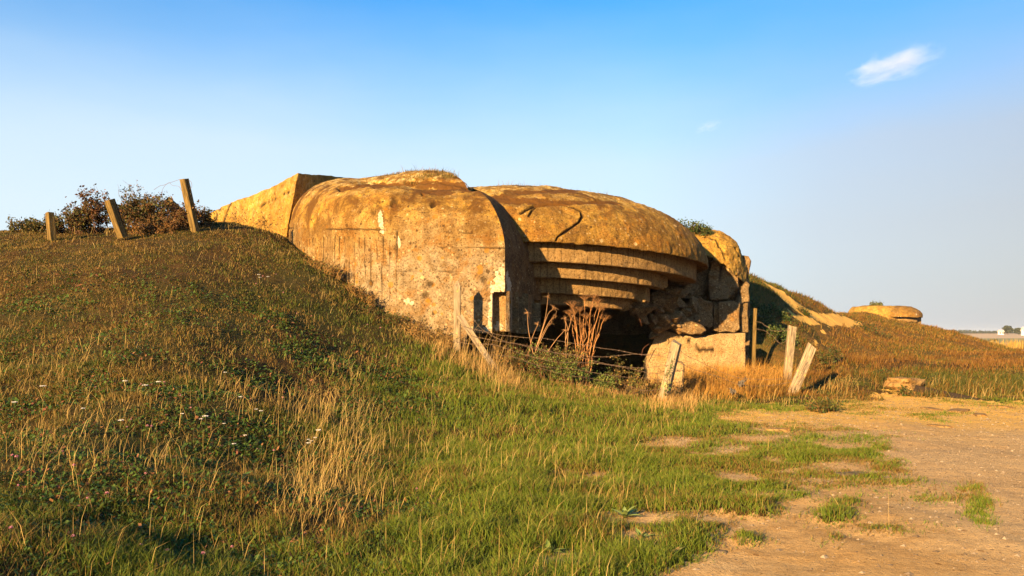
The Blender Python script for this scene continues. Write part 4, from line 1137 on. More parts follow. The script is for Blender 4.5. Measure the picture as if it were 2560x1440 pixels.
WIND = 0.25
gb = GB()
def turf(n, d0, d1, pw):
    x, y, z, px, py = sample(n, d0, d1, pw, 4.0)
    g = grassy(x, y, z)
    patch = fbm(x * 0.8, y * 0.8, None, 4, 300); fine_ = fbm(x * 4.5, y * 4.5, None, 3, 301)
    dens = np.clip(0.62 + 0.55 * patch + 0.35 * fine_, 0.12, 1)
    lush = smooth(620, 1120, px + 130 * patch) * smooth(20.5, 16.5, y)
    lush = np.maximum(lush, 0.75 * smooth(1240, 1380, py + 60 * patch))
    dens = np.maximum(dens, lush * 0.85)
    dens = np.maximum(dens, 0.95 * smooth(1500, 1700, px) * smooth(1000, 1040, py))
    bare = ell(px, py, 520, 640, 70, 14) + ell(px, py, 430, 605, 110, 10) + ell(px, py, 700, 700, 90, 14) + ell(px, py, 540, 572, 45, 6) + ell(px, py, 260, 585, 90, 5)
    dens *= 1 - 0.85 * np.clip(bare, 0, 1)
    keep = (g > 1 - 34 * rng.uniform(0, 1, n) ** 5) & (rng.uniform(0, 1, n) < dens) & ~in_bunker(x, y)
    x, y, z, px, py, g, patch, fine_, lush = (a[keep] for a in (x, y, z, px, py, g, patch, fine_, lush)); n = len(x)
    edge_ = smooth(2, 40, g)
    h = (0.05 + 0.045 * rng.uniform(0, 1, n) ** 1.5 + lush * 0.055) * (0.75 + 0.5 * np.clip(fine_ + 0.5, 0, 1.2)) * (0.45 + 0.55 * edge_)
    h *= (1 - 0.35 * smooth(10, 16, y) * (1 - lush)) * (1 - 0.30 * smooth(1350, 1750, px))
    w = (0.0028 + 0.00042 * y) * rng.uniform(0.7, 1.3, n)
    az = rng.uniform(0, 2 * math.pi, n) ; lean = np.clip(rng.normal(0.65, 0.28, n), 0.05, 1.2)
    dryp = np.clip(0.50 - 0.42 * lush + 0.40 * fbm(x * 1.4, y * 1.4, None, 3, 305) + 0.25 * smooth(10, 18, y) * smooth(900, 500, px) + 0.35 * smooth(25, 5, g), 0.06, 0.9)
    isdry = rng.uniform(0, 1, n) < dryp
    t = rng.uniform(0, 1, n)
    green = lerp((0.050, 0.085, 0.008), (0.13, 0.165, 0.015), t)
    green = green * (1 - 0.35 * lush[:, None]) + lush[:, None] * 0.62 * lerp((0.10, 0.19, 0.010), (0.25, 0.33, 0.025), t)
    dry = lerp((0.17, 0.095, 0.02), (0.38, 0.25, 0.07), rng.uniform(0, 1, n))
    col = np.where(isdry[:, None], dry, green)
    tip = np.where((rng.uniform(0, 1, n) < 0.35)[:, None], col * 0.4 + 0.6 * np.array([0.34, 0.26, 0.07]), col)
    gb.add(blades(np.stack([x, y, z - 0.004], 1), h, w, az, lean, col, tip))
turf(460000, 4.0, 11, 1.25)
turf(420000, 11, 24, 1.6)
gb.obj('grass', M['grass'], 'short green and brown turf covering the slope and the foreground', 'grass')

# tall dry straw
gs = GB()
def straw(n, d0, d1, pw, hmul=1.0, dm=None, px0=0, px1=2560, colA=(0.36, 0.24, 0.085), colB=(0.62, 0.46, 0.20), wmul=1.0):
    x, y, z, px, py = sample(n, d0, d1, pw, 3.0 if dm is None else 1.2, px0, px1)
    g = grassy(x, y, z)
    patch = fbm(x * 1.1, y * 1.1, None, 4, 320)
    if dm is None:
        dens = 0.16 + 0.22 * np.clip(patch, -0.5, 1)
        for e, a in (((820, 1080, 150, 190), .75), ((760, 1230, 110, 110), .85), ((900, 940, 130, 60), 1.0), ((1010, 1000, 130, 80), .35), ((600, 900, 120, 60), .3), ((480, 1240, 60, 80), .5),
                     ((1200, 905, 110, 45), 1.0), ((1330, 960, 120, 26), 1.0), ((1500, 985, 200, 20), .9), ((1220, 1060, 260, 110), .22), ((1100, 1250, 240, 120), .22), ((300, 720, 260, 60), .25), ((680, 620, 70, 50), .9), ((850, 760, 120, 50), .6), ((1060, 850, 110, 50), .9), ((1450, 1120, 160, 70), .15)):
            dens = np.maximum(dens, a * ell(px, py, *e) * (0.75 + 0.6 * patch))
        dens *= 1 - 0.85 * smooth(1480, 1800, px) * (py > 1030)
        dens *= 1 - 0.45 * smooth(12, 15, y) * (px < 1050) * (dens < .45)
    else: dens = dm(px, py, x, y, patch)
    keep = (g > 14) & (rng.uniform(0, 1, n) < dens) & ~in_bunker(x, y)
    x, y, z, px, py = (a[keep] for a in (x, y, z, px, py)); n = len(x)
    h = (0.07 + 0.32 * rng.uniform(0, 1, n) ** 2.0) * hmul
    h = h * np.where((px > 1100) & (py < 1000), 1.25, 1.0) * (1 - 0.5 * smooth(1270, 1330, px) * smooth(1660, 1600, px) * (py < 1030))
    h = h * (1 + 0.45 * ell(px, py, 830, 1060, 150, 200))
    w = (0.0020 + 0.00026 * y) * rng.uniform(0.6, 1.25, n) * wmul; h = h * np.where((y > 12) & (px < 1050), 0.72, 1.0); w = w * np.where((y > 12) & (px < 1050), 0.75, 1.0)
    az = rng.normal(WIND, 1.3, n); lean = np.clip(rng.normal(0.45, 0.30, n), 0.0, 1.1)
    fl = rng.uniform(0, 1, n) < 0.2; lean = np.where(fl, rng.uniform(0.8, 1.15, n), lean)
    col = lerp(colA, colB, rng.uniform(0, 1, n))
    gs.add(blades(np.stack([x, y, z - 0.004], 1), h, w, az, lean, col))
straw(42000, 4.0, 11, 1.2)
straw(56000, 11, 21, 1.6)
# belt of bleached grass along the fence foot
def belt(px, py, x, y, patch):
    line = np.interp(px, [1100, 1180, 1260, 1400, 1550, 1700], [880, 915, 950, 975, 990, 1005])
    return np.clip(1.2 - np.abs(py - line - 6) / 26, 0, 1) * (px > 1080) * (px < 1740) * np.clip(0.55 + 0.9 * patch, 0.08, 1)
straw(34000, 15, 20.5, 1.0, 0.95, belt, 1080, 1740, (0.30, 0.16, 0.055), (0.60, 0.40, 0.17))
# tall pale grass at both sides of the opening
def tallg(px, py, x, y, patch):
    return np.maximum(np.clip(1.3 - np.hypot((px - 1612) / 55, (py - 968) / 22), 0, 1), 0.3 * np.clip(1.3 - np.hypot((px - 1215) / 70, (py - 925) / 24), 0, 1)) * np.clip(.7 + patch, .1, 1)
straw(26000, 16.5, 20.5, 1.0, 2.3, tallg, 1100, 1720, (0.30, 0.17, 0.06), (0.60, 0.42, 0.18))
# orange dead weeds in front of the broken wall
def deadw(px, py, x, y, patch):
    return np.clip(1.3 - np.hypot((px - 1810) / 170, (py - 965) / 34), 0, 1) * (0.5 + 0.6 * np.clip(patch + 0.5, 0, 1)) * (px > 1610) * (px < 2010)
straw(40000, 17.2, 25.5, 1.0, 1.5, deadw, 1600, 2010, (0.30, 0.13, 0.025), (0.58, 0.34, 0.09))
gs.obj('dry_grass', M['stalk'], 'tall bleached straw stalks standing above the turf', 'dry grass')

# low leafy ground cover (clover and yarrow leaves) on the left
def leaves(n, x, y, z, size, col, lift):
    """diamond leaflets"""
    a = rng.uniform(0, 2 * math.pi, n); ti = rng.normal(0, 0.5, n); tj = rng.normal(0, 0.5, n)
    u = np.stack([np.cos(a), np.sin(a), ti], 1) * size[:, None]; v = np.stack([-np.sin(a), np.cos(a), tj], 1) * (size * 0.62)[:, None]
    c = np.stack([x, y, z + lift], 1)
    V = np.stack([c - u, c - u * 0.1 - v, c + u, c - u * 0.1 + v], 1).reshape(-1, 3)
    o = np.arange(n)[:, None] * 4
    return V, o + np.array([[0, 1, 2, 3]]), np.repeat(col, 4, 0)
class LB:
    def __init__(self): self.V = []; self.Q = []; self.C = []; self.n = 0
    def add(self, r): V, Q, C = r; self.V.append(V); self.Q.append(Q + self.n); self.C.append(C); self.n += len(V)
    def obj(self, name, mat, label, cat, kind='stuff'):
        return tag(link(name, build_mesh(name, np.concatenate(self.V), [np.concatenate(self.Q)], False, None, np.concatenate(self.C)), mat), label, cat, None, kind)
lb = LB()
x, y, z, px, py = sample(150000, 4.2, 16, 1.25, 1.2, 0, 1500)
pt = fbm(x * 1.3, y * 1.3, None, 4, 340)
dn = np.clip(0.35 + 1.3 * pt, 0, 1) * smooth(1250, 850, px) * (0.25 * smooth(620, 750, py) + 0.75 * smooth(820, 1020, py))
dn = np.maximum(dn, 0.8 * ell(px, py, 1050, 1330, 90, 60) * np.clip(.5 + pt, 0, 1))
kp = (grassy(x, y, z) > 8) & (rng.uniform(0, 1, len(x)) < dn) & ~in_bunker(x, y)
x, y, z = x[kp], y[kp], z[kp]; n = len(x)
col = lerp((0.035, 0.075, 0.010), (0.10, 0.15, 0.02), rng.uniform(0, 1, n))
red = rng.uniform(0, 1, n) < 0.10; col[red] = lerp((0.22, 0.07, 0.03), (0.30, 0.14, 0.05), rng.uniform(0, 1, red.sum()))
lb.add(leaves(n, x, y, z, (0.007 + 0.0011 * y) * rng.uniform(0.7, 1.5, n), col, rng.uniform(0.015, 0.075, n)))
lb.obj('ground_cover', M['leaf'], 'low clover and yarrow leaves growing between the grass of the left slope', 'ground cover')

# heath on the right-hand bank and hill
gh = GB()
x, y, z, px, py = sample(560000, 19.0, 76, 0.75, 4.0, 1860, 2560)
pt = fbm(x * 0.35, y * 0.35, None, 4, 350); p2 = fbm(x * 1.5, y * 1.5, None, 3, 351)
sandm = (y < 26) & (grassy(x, y, z) < 0)
tr = trail(x, y)
dn = np.clip(0.6 + 0.5 * p2 + 0.3 * pt, 0.08, 1) * np.where(y > 28, smooth(-0.05, 0.7, tr), 1.0)
bank = ell(px, py, 2130, 965, 150, 30); dn *= 1 - 0.6 * np.clip(bank, 0, 1)
kp = ~sandm & (rng.uniform(0, 1, len(x)) < dn) & ~in_bunker(x, y) & (px > 1862)
x, y, z, px, py, pt, p2, tr = (a[kp] for a in (x, y, z, px, py, pt, p2, tr)); n = len(x)
low = smooth(880, 940, py + 25 * pt) * smooth(2050, 2200, px)
hill = smooth(2080, 1990, px) * smooth(25, 28, y)
h = (0.06 + 0.13 * rng.uniform(0, 1, n) ** 1.6) * (0.6 + 0.8 * np.clip(p2 + .4, 0, 1.2)); w = (0.0014 + 0.0005 * y) * rng.uniform(0.7, 1.5, n)
col = lerp((0.13, 0.060, 0.012), (0.34, 0.17, 0.035), rng.uniform(0, 1, n))
gold = lerp((0.30, 0.17, 0.03), (0.50, 0.30, 0.06), rng.uniform(0, 1, n))
grn = lerp((0.05, 0.07, 0.010), (0.15, 0.15, 0.02), rng.uniform(0, 1, n))
r_ = rng.uniform(0, 1, n)
col = np.where((r_ < 0.22 + 0.2 * pt)[:, None], gold, col)
col = np.where((rng.uniform(0, 1, n) < np.clip(0.16 + 0.55 * low + 0.55 * hill + 0.3 * pt, 0, .95))[:, None], grn, col)
gh.add(blades(np.stack([x, y, z - 0.01], 1), h, w, rng.normal(WIND, 1.2, n), np.clip(rng.normal(0.5, 0.28, n), 0, 1.1), col))
gh.obj('heath', M['grass'], 'rust coloured heath and rough grass on the right-hand bank and hill', 'heath')

# golden crop far away
gr_ = GB()
n = 5000
x = rng.uniform(96, 230, n); y = rng.uniform(166, 205, n); z = height(x, y)
kp = (x / y * F + 1280 > 2410 + 60 * rng.uniform(0, 1, n)); x, y, z = x[kp], y[kp], z[kp]; n = len(x)
gr_.add(blades(np.stack([x, y, z], 1), rng.uniform(1.0, 2.3, n) * smooth(92, 118, x), rng.uniform(0.10, 0.2, n), rng.uniform(0, 6.28, n), rng.uniform(0, 0.35, n), lerp((0.42, 0.26, 0.05), (0.62, 0.42, 0.10), rng.uniform(0, 1, n))))
gr_.obj('tall_reeds', M['grass'], 'bank of tall golden reeds in front of the far fields', 'reeds')

# pebbles strewn over the sandy path
def pebbles(n):
    x, y, z, px, py = sample(n * 3, 4.2, 19, 1.2, 0.8, 1550, 2560)
    g = grassy(x, y, z); kp = (g < -4) & (rng.uniform(0, 1, len(x)) < 0.3 + 0.7 * smooth(2.0, 4.5, x)); x, y, z = x[kp][:n], y[kp][:n], z[kp][:n]; n = len(x)
    oc = np.array([(1, 0, 0), (0, 1, 0), (-1, 0, 0), (0, -1, 0), (0, 0, 1), (0, 0, -1)], float)
    tf = np.array([[0, 1, 4], [1, 2, 4], [2, 3, 4], [3, 0, 4], [1, 0, 5], [2, 1, 5], [3, 2, 5], [0, 3, 5]])
    sz = (0.005 + 0.024 * rng.uniform(0, 1, n) ** 6) 
    V = oc[None] * rng.uniform(0.6, 1.3, (n, 6, 1)) * sz[:, None, None] * np.array([1.2, 1.0, 0.6]) + np.stack([x, y, z], 1)[:, None, :]
    Tt = (np.arange(n)[:, None, None] * 6 + tf[None]).reshape(-1, 3)
    c = np.repeat(lerp((0.10, 0.065, 0.035), (0.32, 0.235, 0.14), rng.uniform(0, 1, n)), 6, 0)
    return tag(link('pebbles', build_mesh('pebbles', V.reshape(-1, 3), [Tt], False, None, c), M['stalk']), 'small pebbles scattered on the sandy path', 'pebbles', None, 'stuff')
pebbles(7000)

# ------------------------------------------------------------------ grass on the bunker roofs
bpy.context.view_layer.update()
dg = bpy.context.evaluated_depsgraph_get()
def drop(x, y):
    ok, loc, nrm, i, ob, mt = SC.ray_cast(dg, Vector((x, y, 12.0)), Vector((0, 0, -1)))
    return loc.z if ok else None
def roof_tufts(name, label, areas, n, hmax):
    g_ = GB(); B_ = []
    for _ in range(n):
        cx, cy, rx, ry = random.choice(areas)
        a = random.uniform(0, 6.28); r = math.sqrt(random.random())
        xx, yy = cx + rx * r * math.cos(a), cy + ry * r * math.sin(a)
        zz = drop(xx, yy)
        if zz is not None and zz > 4.6: B_.append((xx, yy, zz - 0.01))
    B_ = np.array(B_); n = len(B_)
    col = lerp((0.16, 0.09, 0.02), (0.42, 0.27, 0.07), rng.uniform(0, 1, n)); gm = rng.uniform(0, 1, n) < 0.25
    col[gm] = lerp((0.06, 0.08, 0.012), (0.14, 0.15, 0.02), rng.uniform(0, 1, gm.sum()))
    hh = np.where(rng.uniform(0, 1, n) < 0.04, hmax * 2.2, hmax * rng.uniform(0.25, 1, n))
    g_.add(blades(B_, hh, np.full(n, 0.011), rng.uniform(0, 6.28, n), np.clip(rng.normal(0.5, .3, n), 0, 1.1), col))
    g_.obj(name, M['grass'], label, 'grass')
roof_tufts('roof_grass', 'dry grass growing along the top of the gun room roof', [(0.6, 24.6, 1.2, 0.5), (1.6, 25.0, 1.2, 0.5), (0.2, 24.0, 0.8, 0.35), (2.6, 25.2, 0.6, 0.3)], 1500, 0.12)
roof_tufts('wing_grass', 'dry grass tufts along the top of the rounded left wing', [(-3.4, 23.0, 0.9, 0.4), (-2.0, 22.6, 0.5, 0.35), (-1.7, 21.9, 0.25, 0.25), (-2.5, 22.0, 0.5, 0.15), (-4.8, 26.4, 0.8, 0.4)], 1500, 0.11)

# ------------------------------------------------------------------ shrubs
def shrub(name, label, cat, c, w, d, h, nst, nlf, lsz, cols, stemc=(0.14, 0.07, 0.03), spread=0.6, group=None, droop=0.25, seed=0, sr=0.006, arch=0.0, prof=None):
    rs = np.random.default_rng(seed)
    root = empty(name, tuple(c), label, cat, group)
    mb = MB(); tips = []
    for i in range(nst):
        ux, uy = rs.uniform(-1, 1), rs.uniform(-1, 1)
        bx, by = c[0] + ux * w / 2 * 0.7, c[1] + uy * d / 2 * 0.7
        bz = height(np.array([bx]), np.array([by]))[0] if by < 100 and c[2] < 4.75 and not arch == 9 else c[2]
        hh = h * rs.uniform(0.45, 1.0) * (prof(ux) if prof else 1)
        ex, ey = rs.normal(0, spread * 0.5) * hh, rs.normal(0, spread * 0.4) * hh
        t = np.linspace(0, 1, 9)
        pts = np.stack([bx + ex * t ** 1.4, by + ey * t ** 1.4, bz - 0.05 + hh * (t - droop * t ** 3)], 1)
        pts[1:] += rs.normal(0, 0.02 * h, (8, 3))
        if nst <= 24: mb = MB()
        V, Q = tube(pts, sr * (1.15 - 0.8 * t), 4); mb.add(V, Q, stemc)
        tips.append(pts)
        for _ in range(2):
            k = rs.integers(3, 8); e = rs.normal(0, 1, 3); e[2] = abs(e[2]); e *= 0.25 * hh / np.linalg.norm(e)
            p2_ = np.stack([pts[k] + e * s_ for s_ in np.linspace(0, 1, 5)]); V, Q = tube(p2_, sr * 0.5, 4); mb.add(V, Q, stemc); tips.append(np.repeat(p2_, 2, 0)[:9])
        if nst <= 24: mb.obj('stem', M['stalk'], root)
    if nst > 24: mb.obj('stems', M['stalk'], root)
    tp = np.array(tips); si = rs.integers(0, len(tp), nlf); k = np.clip((rs.uniform(0.12, 1, nlf) ** 0.75 * 8), 0, 7.99)
    k0 = k.astype(int); f = (k - k0)[:, None]
    pos = tp[si, k0] * (1 - f) + tp[si, k0 + 1] * f + rs.normal(0, lsz * 1.4, (nlf, 3))
    size = lsz * rs.uniform(0.6, 1.3, nlf)
    a = rs.normal(0, 1, (nlf, 3)); a /= np.linalg.norm(a, axis=1)[:, None]; b = np.cross(a, rs.normal(0, 1, (nlf, 3))); b /= np.linalg.norm(b, axis=1)[:, None]
    nn = np.cross(a, b)
    u = a * size[:, None]; v = b * (size * 0.6)[:, None]; fo = nn * (size * 0.22)[:, None]
    V = np.stack([pos - u, pos - v + fo, pos + u, pos + v + fo], 1).reshape(-1, 3)
    o = np.arange(nlf)[:, None] * 4
    T = np.concatenate([o + np.array([[0, 1, 2]]), o + np.array([[0, 2, 3]])])
    ci = rs.integers(0, len(cols), nlf); C = np.array(cols)[ci] * rs.uniform(0.65, 1.3, (nlf, 1))
    link('leaves', build_mesh('leaves', V, [T], False, None, np.repeat(C, 4, 0)), M['leaf'], root)
    return root
RED = [(0.085, 0.032, 0.010), (0.13, 0.055, 0.015), (0.07, 0.05, 0.012), (0.18, 0.09, 0.025)]
OLV = [(0.07, 0.065, 0.012), (0.11, 0.10, 0.02), (0.16, 0.09, 0.02), (0.05, 0.05, 0.012)]
GRN = [(0.045, 0.075, 0.012), (0.085, 0.11, 0.02), (0.12, 0.12, 0.025), (0.035, 0.05, 0.01)]
def at(px, py, D): q = P(px, py, D); return (q[0], q[1], float(hz(q[0], q[1])))
BR = 'brambles on top of the mound'
shrub('bramble_bush', 'low leafy bramble at the far left end around the short post', 'shrub', at(95, 570, 19.8), 1.4, 1.0, 0.45, 60, 2200, 0.034, OLV, group=BR, seed=1, spread=0.9)
shrub('bramble_bush', 'olive bramble bush between the short post and the reddish stems', 'shrub', at(185, 560, 19.8), 1.1, 1.0, 0.80, 60, 2600, 0.034, OLV + RED[:1], group=BR, seed=2, spread=0.6)
shrub('bramble_bush', 'tall bramble with upright reddish leafy stems against the sky', 'shrub', at(235, 560, 19.9), 0.75, 0.6, 1.30, 20, 1500, 0.036, RED[:3], group=BR, seed=3, spread=0.22, droop=0.08)
shrub('bramble_bush', 'dense dark bramble mound right behind the middle post', 'shrub', at(350, 560, 20.2), 1.5, 1.1, 1.15, 90, 5200, 0.036, OLV + RED[1:3], group=BR, seed=4, spread=0.7)
shrub('bramble_bush', 'thin arching bramble sprays with small leaves against the sky', 'shrub', at(355, 560, 20.5), 0.9, 0.6, 1.45, 14, 520, 0.028, OLV + RED[:2], group=BR, seed=5, spread=0.5, droop=0.12)
shrub('bramble_bush', 'dry russet bramble at the foot of the tallest post', 'shrub', at(445, 556, 20.2), 1.2, 0.9, 0.80, 70, 3000, 0.034, RED + OLV[2:3], group=BR, seed=6, spread=0.7)
shrub('bramble_bush', 'small dark bramble between the tallest post and the parapet wall', 'shrub', at(508, 556, 20.8), 0.6, 0.6, 0.65, 30, 1000, 0.032, OLV + RED[:1], group=BR, seed=7, spread=0.6)
shrub('bramble_bush', 'russet dry thicket of stems in front of the dark bramble mound', 'shrub', at(385, 562, 19.6), 1.5, 0.5, 0.55, 90, 2000, 0.026, RED[1:] , stemc=(0.26, 0.13, 0.04), group=BR, seed=8, spread=0.7)
rt = P(1738, 552, 27.4)
shrub('roof_shrub', 'green leafy shrub growing on top of the right wing', 'shrub', (rt[0], rt[1], 4.85), 1.5, 0.8, 0.75, 40, 1500, 0.04, GRN, seed=9, spread=0.6, arch=9, prof=lambda u: 1 - 0.45 * max(u, -.2))
WD = 'leafy weeds in front of the embrasure'
for i, (px_, py_, D, w, d, h, ns, nl, cols, lb_) in enumerate((
    (1415, 962, 18.3, 1.1, 0.7, 0.85, 60, 2600, GRN, 'bushy green weed left of the dead hogweed stems'),
    (1335, 950, 18.3, 1.0, 0.6, 0.9, 44, 1500, GRN + RED[:1], 'sprawling reddish green weed by the foot of the brace plank'),
    (1405, 955, 18.5, 0.6, 0.4, 1.3, 14, 700, OLV, 'tall thin leafy stems before the dark opening left of the hogweed'),
    (1510, 968, 18.3, 0.8, 0.5, 0.55, 36, 1200, GRN, 'low green weed at the right foot of the hogweed'),
    (1546, 968, 18.4, 0.14, 0.14, 1.35, 5, 420, OLV, 'single tall leafy spike standing in the dark opening'),
    (1588, 970, 18.4, 0.22, 0.2, 1.15, 8, 460, OLV, 'shorter leafy spike near the right side of the opening'),
    (1280, 940, 18.2, 0.7, 0.5, 0.55, 40, 800, RED[3:] + OLV, 'brown tangle of dead stems right behind the lower end of the brace plank'),
    (1640, 965, 18.9, 0.6, 0.4, 0.6, 40, 700, OLV + RED[3:], 'brown dry stems crowding the left side of the thick ivy post'),
    (1385, 955, 18.9, 0.9, 0.5, 1.0, 34, 900, OLV + GRN, 'taller mixed weeds standing behind the bushy green weed'),
    (1462, 955, 19.2, 1.4, 0.5, 0.6, 40, 1000, GRN, 'green weeds at the back, behind the hogweed stems'),
    (1540, 945, 19.2, 0.5, 0.4, 0.4, 20, 320, RED[:2], 'dark red dead leaves low in the opening'))):
    shrub('weed', lb_, 'weed', at(px_, py_, D), w, d, h, ns, nl, 0.024, [tuple(1.7 * v for v in c_) for c_ in cols], group=WD, seed=20 + i, spread=0.5 if w > .3 else 0.12, droop=0.1)
DW = 'dead weeds before the broken wall'
for i, (px_, py_, D, w, h, ns, nl, lb_) in enumerate((
    (1770, 965, 21.0, 0.6, 0.72, 16, 420, 'brown dead weed with a bushy head in front of the sunlit wall'),
    (1720, 970, 19.8, 0.7, 0.55, 30, 420, 'rusty dead weed right of the pale concrete block'),
    (1800, 965, 20.2, 0.8, 0.5, 34, 520, 'orange leaved dead weed before the middle of the sunlit wall'),
    (1860, 955, 21.5, 0.8, 0.62, 34, 420, 'orange dead weed at the right corner of the sunlit wall'),
    (1915, 950, 21.5, 0.9, 0.6, 40, 480, 'dry weed left of the nearly upright pale post'))):
    shrub('dead_weed', lb_, 'weed', at(px_, py_, D), w, 0.5, h, ns, nl, 0.022, [(0.30, 0.13, 0.02), (0.42, 0.22, 0.04), (0.20, 0.10, 0.02), (0.16, 0.12, 0.02)], stemc=(0.34, 0.17, 0.05), group=DW, seed=40 + i, spread=0.45, droop=0.08)
BK_ = 'bushes on the bank beside the path'
for i, (px_, py_, D, w, h, nl, lb_) in enumerate((
    (2060, 1028, 16.2, 0.75, 0.32, 900, 'dark low bush at the sand edge below the leaning post'),
    (2268, 985, 19.6, 0.35, 0.26, 420, 'small dark bush just left of the pale rock'),
    (2075, 890, 27, 1.0, 0.75, 800, 'dark bush on the bank right of the leaning post'),
    (2120, 930, 22.8, 0.6, 0.22, 420, 'low green clump at the back of the worn bank'),
    (2205, 932, 23.0, 0.6, 0.22, 420, 'second low clump further right at the back of the worn bank'),
    (2010, 785, 34.8, 0.6, 0.3, 420, 'small bush growing in the middle of the sandy trail'),
    (2185, 850, 40, 2.2, 0.7, 500, 'dark strip of bush high on the right mound'))):
    shrub('bush', lb_, 'bush', at(px_, py_, D), w, w * 0.7, h, 40, nl, 0.02 + 0.0007 * D, OLV + GRN[:1], group=BK_, seed=60 + i, spread=0.5)
for i, (px_, py_, D, w, h, nl, lb_) in enumerate((
    (1905, 790, 30, 2.4, 0.5, 1500, 'dark green bush in the bunker shadow on the hill'),
    (1938, 825, 29.5, 1.8, 0.5, 1200, 'dark bush below it, nearest the thin dark post'),
    (1890, 728, 31.5, 1.8, 0.35, 900, 'dark bush on the hilltop beside the bunker corner'),
    (1950, 770, 32, 0.9, 0.35, 500, 'bush at the shadow edge left of the sandy trail'))):
    shrub('bush', lb_, 'bush', at(px_, py_, D), w, w * 0.7, h, 50, nl, 0.055, GRN, group='bushes on the hill behind the bunker', seed=80 + i, spread=0.6)
q = P(2190, 765, 101); shrub('roof_shrub', 'round green shrub on the roof of the distant bunker', 'shrub', (q[0], q[1], 4.75), 1.7, 1.2, 0.75, 30, 700, 0.10, [(0.10, 0.10, 0.02), (0.15, 0.14, 0.03)], seed=90, arch=9, spread=.3)
shrub('weed', 'dry thin weeds with dark seed heads on the low end of the parapet', 'weed', at(640, 560, 21.9), 2.2, 0.5, 0.62, 44, 320, 0.022, [(0.08, 0.04, 0.02), (0.2, 0.12, 0.04)], stemc=(0.28, 0.16, 0.05), seed=95, spread=0.25, droop=0.03, sr=.005)
shrub('weed', 'tangled brown weeds against the foot of the rounded wing', 'weed', at(1075, 862, 18.4), 1.6, 0.6, 0.55, 90, 1100, 0.02, [(0.2, 0.11, 0.03), (0.12, 0.09, 0.02), (0.3, 0.19, 0.05)], stemc=(0.3, 0.16, 0.05), seed=96, spread=0.9)
shrub('weed', 'green tangled weeds at the wing foot left of the brown ones', 'weed', at(960, 800, 18.6), 1.1, 0.5, 0.40, 50, 800, 0.02, GRN + OLV[:2], seed=97, spread=0.8)

for i, (px_, py_, D, w, h, ns, nl, cl, lb_) in enumerate((
    (1130, 885, 18.6, 0.9, 0.55, 60, 900, RED[1:] + OLV, 'russet dry weeds at the foot of the pointed post'),
    (1010, 830, 18.9, 0.9, 0.45, 60, 900, OLV + RED[3:], 'dark tangled weeds at the middle of the wing foot'),
    (900, 745, 19.2, 0.9, 0.45, 60, 800, RED[1:] + OLV[:2], 'reddish brown weeds higher up along the wing foot'),
    (815, 680, 19.8, 1.0, 0.5, 70, 900, OLV + RED[1:2], 'highest clump of weeds along the wing foot near the parapet'))):
    shrub('weed', lb_, 'weed', at(px_, py_, D), w, 0.5, h, ns, nl, 0.02, [tuple(1.4 * v for v in c_) for c_ in cl], stemc=(0.32, 0.17, 0.05), group='weeds along the wing foot', seed=120 + i, spread=0.7)

# ivy on the thick post
def ivy():
    rs = np.random.default_rng(5); mb = MB()
    a, b = P(1662, 985, 18.45), P(1680, 900, 18.1)
    t = np.linspace(0, 1, 20); pts = a + (b - a) * t[:, None]; pts[:, 0] += 0.03 * np.sin(t * 9)
    V, Q = tube(pts, 0.006, 4); mb.add(V, Q, (0.12, 0.08, 0.03))
    for i in range(90):
        c = pts[rs.integers(0, 20)] + rs.normal(0, 0.03, 3); c[1] -= 0.02
        u = rs.normal(0, 1, 3); u /= np.linalg.norm(u); v = np.cross(u, rs.normal(0, 1, 3)); v /= np.linalg.norm(v)
        s_ = rs.uniform(0.014, 0.03); mb.add([c - u * s_, c - v * s_ * .8, c + u * s_, c + v * s_ * .8], [[0, 1, 2, 3]], np.array((0.10, 0.14, 0.03)) * rs.uniform(.6, 1.4))
    tag(mb.obj('ivy', M['leaf']), 'strand of small ivy leaves climbing the thick leaning post', 'ivy')
ivy()

# ------------------------------------------------------------------ dead hogweed
def umbel(mb, c, r, rs, col):
    n = 16
    for i in range(n):
        a = i * 2.399; q = r * math.sqrt((i + .5) / n)
        e = c + np.array([q * math.cos(a), q * math.sin(a), 0.35 * r * (1 - (q / r) ** 2) + rs.normal(0, .01)])
        V, Q = tube([c - np.array([0, 0, r * .55]), (c + e) / 2 - np.array([0, 0, r * .15]), e], 0.0032, 3); mb.add(V, Q, col)
        for k in range(7):
            g = e + np.array([rs.normal(0, r * .15), rs.normal(0, r * .15), abs(rs.normal(0, .012))]); s_ = rs.uniform(.006, .012)
            mb.add([g - [s_, 0, 0], g - [0, s_, 0], g + [s_, 0, .004], g + [0, s_, .004]], [[0, 1, 2, 3]], np.array(col) * rs.uniform(.6, 1.3))
hb = P(1456, 962, 18.7)
HW = empty('dead_hogweed', (hb[0], hb[1], float(hz(hb[0], hb[1]))), 'tall dead hogweed with many straw stems and flat brown seed heads before the opening', 'plant')
rs = np.random.default_rng(3)
